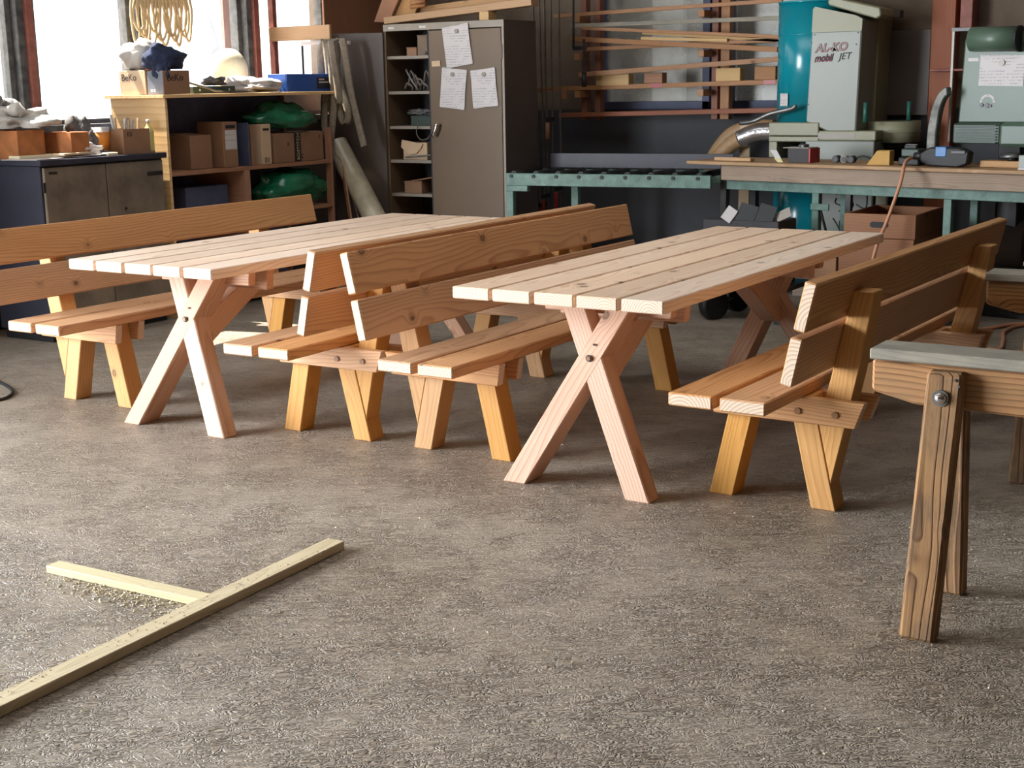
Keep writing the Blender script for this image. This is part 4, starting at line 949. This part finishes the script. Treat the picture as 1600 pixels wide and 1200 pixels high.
# ------------------------------------------------------------ under the bench
t = thing('hand_trolley', 'low dark trolley with two rubber wheels below the workbench end', 'trolley', (-3.72, 8.02, 0))
for y in (.02, .38):
    c = cyl('wheel', (.10, y+.03, .095), (.165, y-.0, .095), .095, M['black'], t, 28); cyl('hub', (.09, y+.034, .095), (.10, y+.03, .095), .04, M['steel'], t, 16)
cyl('axle', (.13, .05, .095), (.13, .37, .095), .012, M['steel'], t, 10)
box('deck', (.02, .62), (-.02, .46), (.20, .23), M['dark'], t, .004, grain=None)
box('strut', (.03, .07), (.0, .04), (.10, .20), M['dark'], t, 0, grain=None); box('strut', (.55, .59), (.0, .04), (.0, .20), M['dark'], t, 0, grain=None)
t = thing('black_carton', 'black open carton with raised flaps standing on the trolley', 'box', (-3.66, 8.04, .232))
box('body', (0, .50), (0, .30), (0, .40), M['cabin'], t, .003, grain=None)
box('flap', (.22, .34), (.02, .03), (.36, .50), M['black'], t, 0, rot=(-18, 14, 0), grain=None); box('flap', (.35, .46), (.02, .03), (.36, .50), M['black'], t, 0, rot=(-18, 14, 0), grain=None)
box('flap', (.46, .56), (.05, .055), (.41, .47), M['lightgrey'], t, 0, rot=(-20, -25, 0), grain=None)
box('card', (.14, .21), (.0, .005), (.39, .48), M['paper'], t, 0, rot=(-15, 32, 0), grain=None)
t = thing('low_pallet', 'low timber pallet on the floor carrying the wooden crates', 'pallet', (-3.08, 8.25, 0))
for y in (0, .42, .85): box('bearer', (.0, .85), (y, y+.09), (0, .10), M['beam'], t, .004)
for i in range(5): box('deck_board', (.0+i*.17, .0+i*.17+.15), (0, .94), (.101, .13), M['beam'], t, .003)
def crate(label, loc, w, d, h):
    c = thing('wooden_crate', label, 'crate', loc, 0, 'wooden crates on the pallet')
    box('side_board', (0, .018), (.018, d-.018), (0, h), M['crate'], c, .002); box('side_board', (w-.018, w), (.018, d-.018), (0, h), M['crate'], c, .002)
    box('end_board', (0, w), (0, .018), (0, h), M['crate'], c, .002); box('end_board', (0, w), (d-.018, d), (0, h), M['crate'], c, .002)
    box('bottom', (.018, w-.018), (.018, d-.018), (0, .012), M['crate'], c, 0)
    prof = []
    for i in range(8): a = pi/2+pi*i/7; prof.append((w*.5-.04+.018*cos(a), h*.56+.018*sin(a)))
    for i in range(8): a = -pi/2+pi*i/7; prof.append((w*.5+.04+.018*cos(a), h*.56+.018*sin(a)))
    prism('handle_slot', prof, -.0012, -.0002, M['black'], c, bev=0)
    return c
crate('upper wooden crate with a dark oval handle hole, under the workbench', (-2.84, 8.30, .53), .44, .62, .145)
crate('lower wooden crate directly on the pallet', (-2.86, 8.28, .131), .46, .62, .397)
top(box('timber_offcut', (-3.05, -2.87), (8.27, 8.5), (.131, .42), M['rack'], grain=(1, 0, 0)), 'brown timber offcut standing left of the lower crate', 'block')
t = thing('bar_clamp', 'small black clamp lying on the floor timber by the back wall', 'clamp', (-3.36, 9.20, .135)); stick('bar', (0, 0, .01), (.11, .0, .01), .01, .014, M['black'], t, 0); box('jaw', (.0, .012), (-.02, .02), (.02, .07), M['black'], t, 0, grain=None); box('jaw', (.09, .102), (-.02, .02), (.02, .09), M['black'], t, 0, grain=None)
top(box('floor_timber', (-3.50, -2.15), (9.19, 9.34), (0, .132), M['beam']), 'long squared timber on the floor at the foot of the back wall', 'timber')
t = thing('floor_motor', 'brown rounded machine cover under the workbench behind the right bench', 'machine', (-2.20, 9.0, 0)); cyl('cover', (0, 0, .44), (.28, .02, .44), .16, M['brownmetal_d'], t, 24); box('stand', (.02, .26), (-.10, .12), (0, .32), M['dark'], t, .004, grain=None)
t = thing('steel_bracket', 'pale angled steel bracket on the workbench leg', 'bracket', (-1.80, 8.9, .66)); box('plate', (0, .08), (0, .02), (0, .09), M['lightgrey'], t, .003, grain=None); cyl('boss', (.04, 0, .05), (.04, -.02, .05), .025, M['lightgrey'], t, 14)
top(box('lower_shelf_plank', (-1.75, -.9), (8.2, 8.5), (.42, .445), M['beam'], grain=0), 'plank shelf below the workbench at the right edge', 'shelf')

# ------------------------------------------------------------ back wall right of the extractor
t = struct(thing('trim_30', None, None, (0, WB, 0)))
box('post', (-2.78, -2.62), (-.12, 0), (0, CH), M['rackred'], t, .004); box('post', (-2.58, -2.50), (-.16, 0), (1.80, CH), M['redframe'], t, .004)
top(box('pipe_stub', (-3.20, -2.98), (9.72, 9.80), (1.88, 1.93), M['brownmetal_d'], grain=None), 'short dark pipe stub beside the top of the extractor', 'pipe')
top(box('wall_board', (-3.30, -2.80), (9.85, 9.89), (1.22, 1.80), M['brownmetal_d'], grain=None), 'brown wall board right of the extractor', 'board')
top(box('wall_ledge', (-2.76, -2.44), (9.72, 9.80), (1.515, 1.53), M['redframe'], grain=None), 'thin reddish ledge on the wall left of the saw', 'ledge')
print('objects', len(COL.objects))
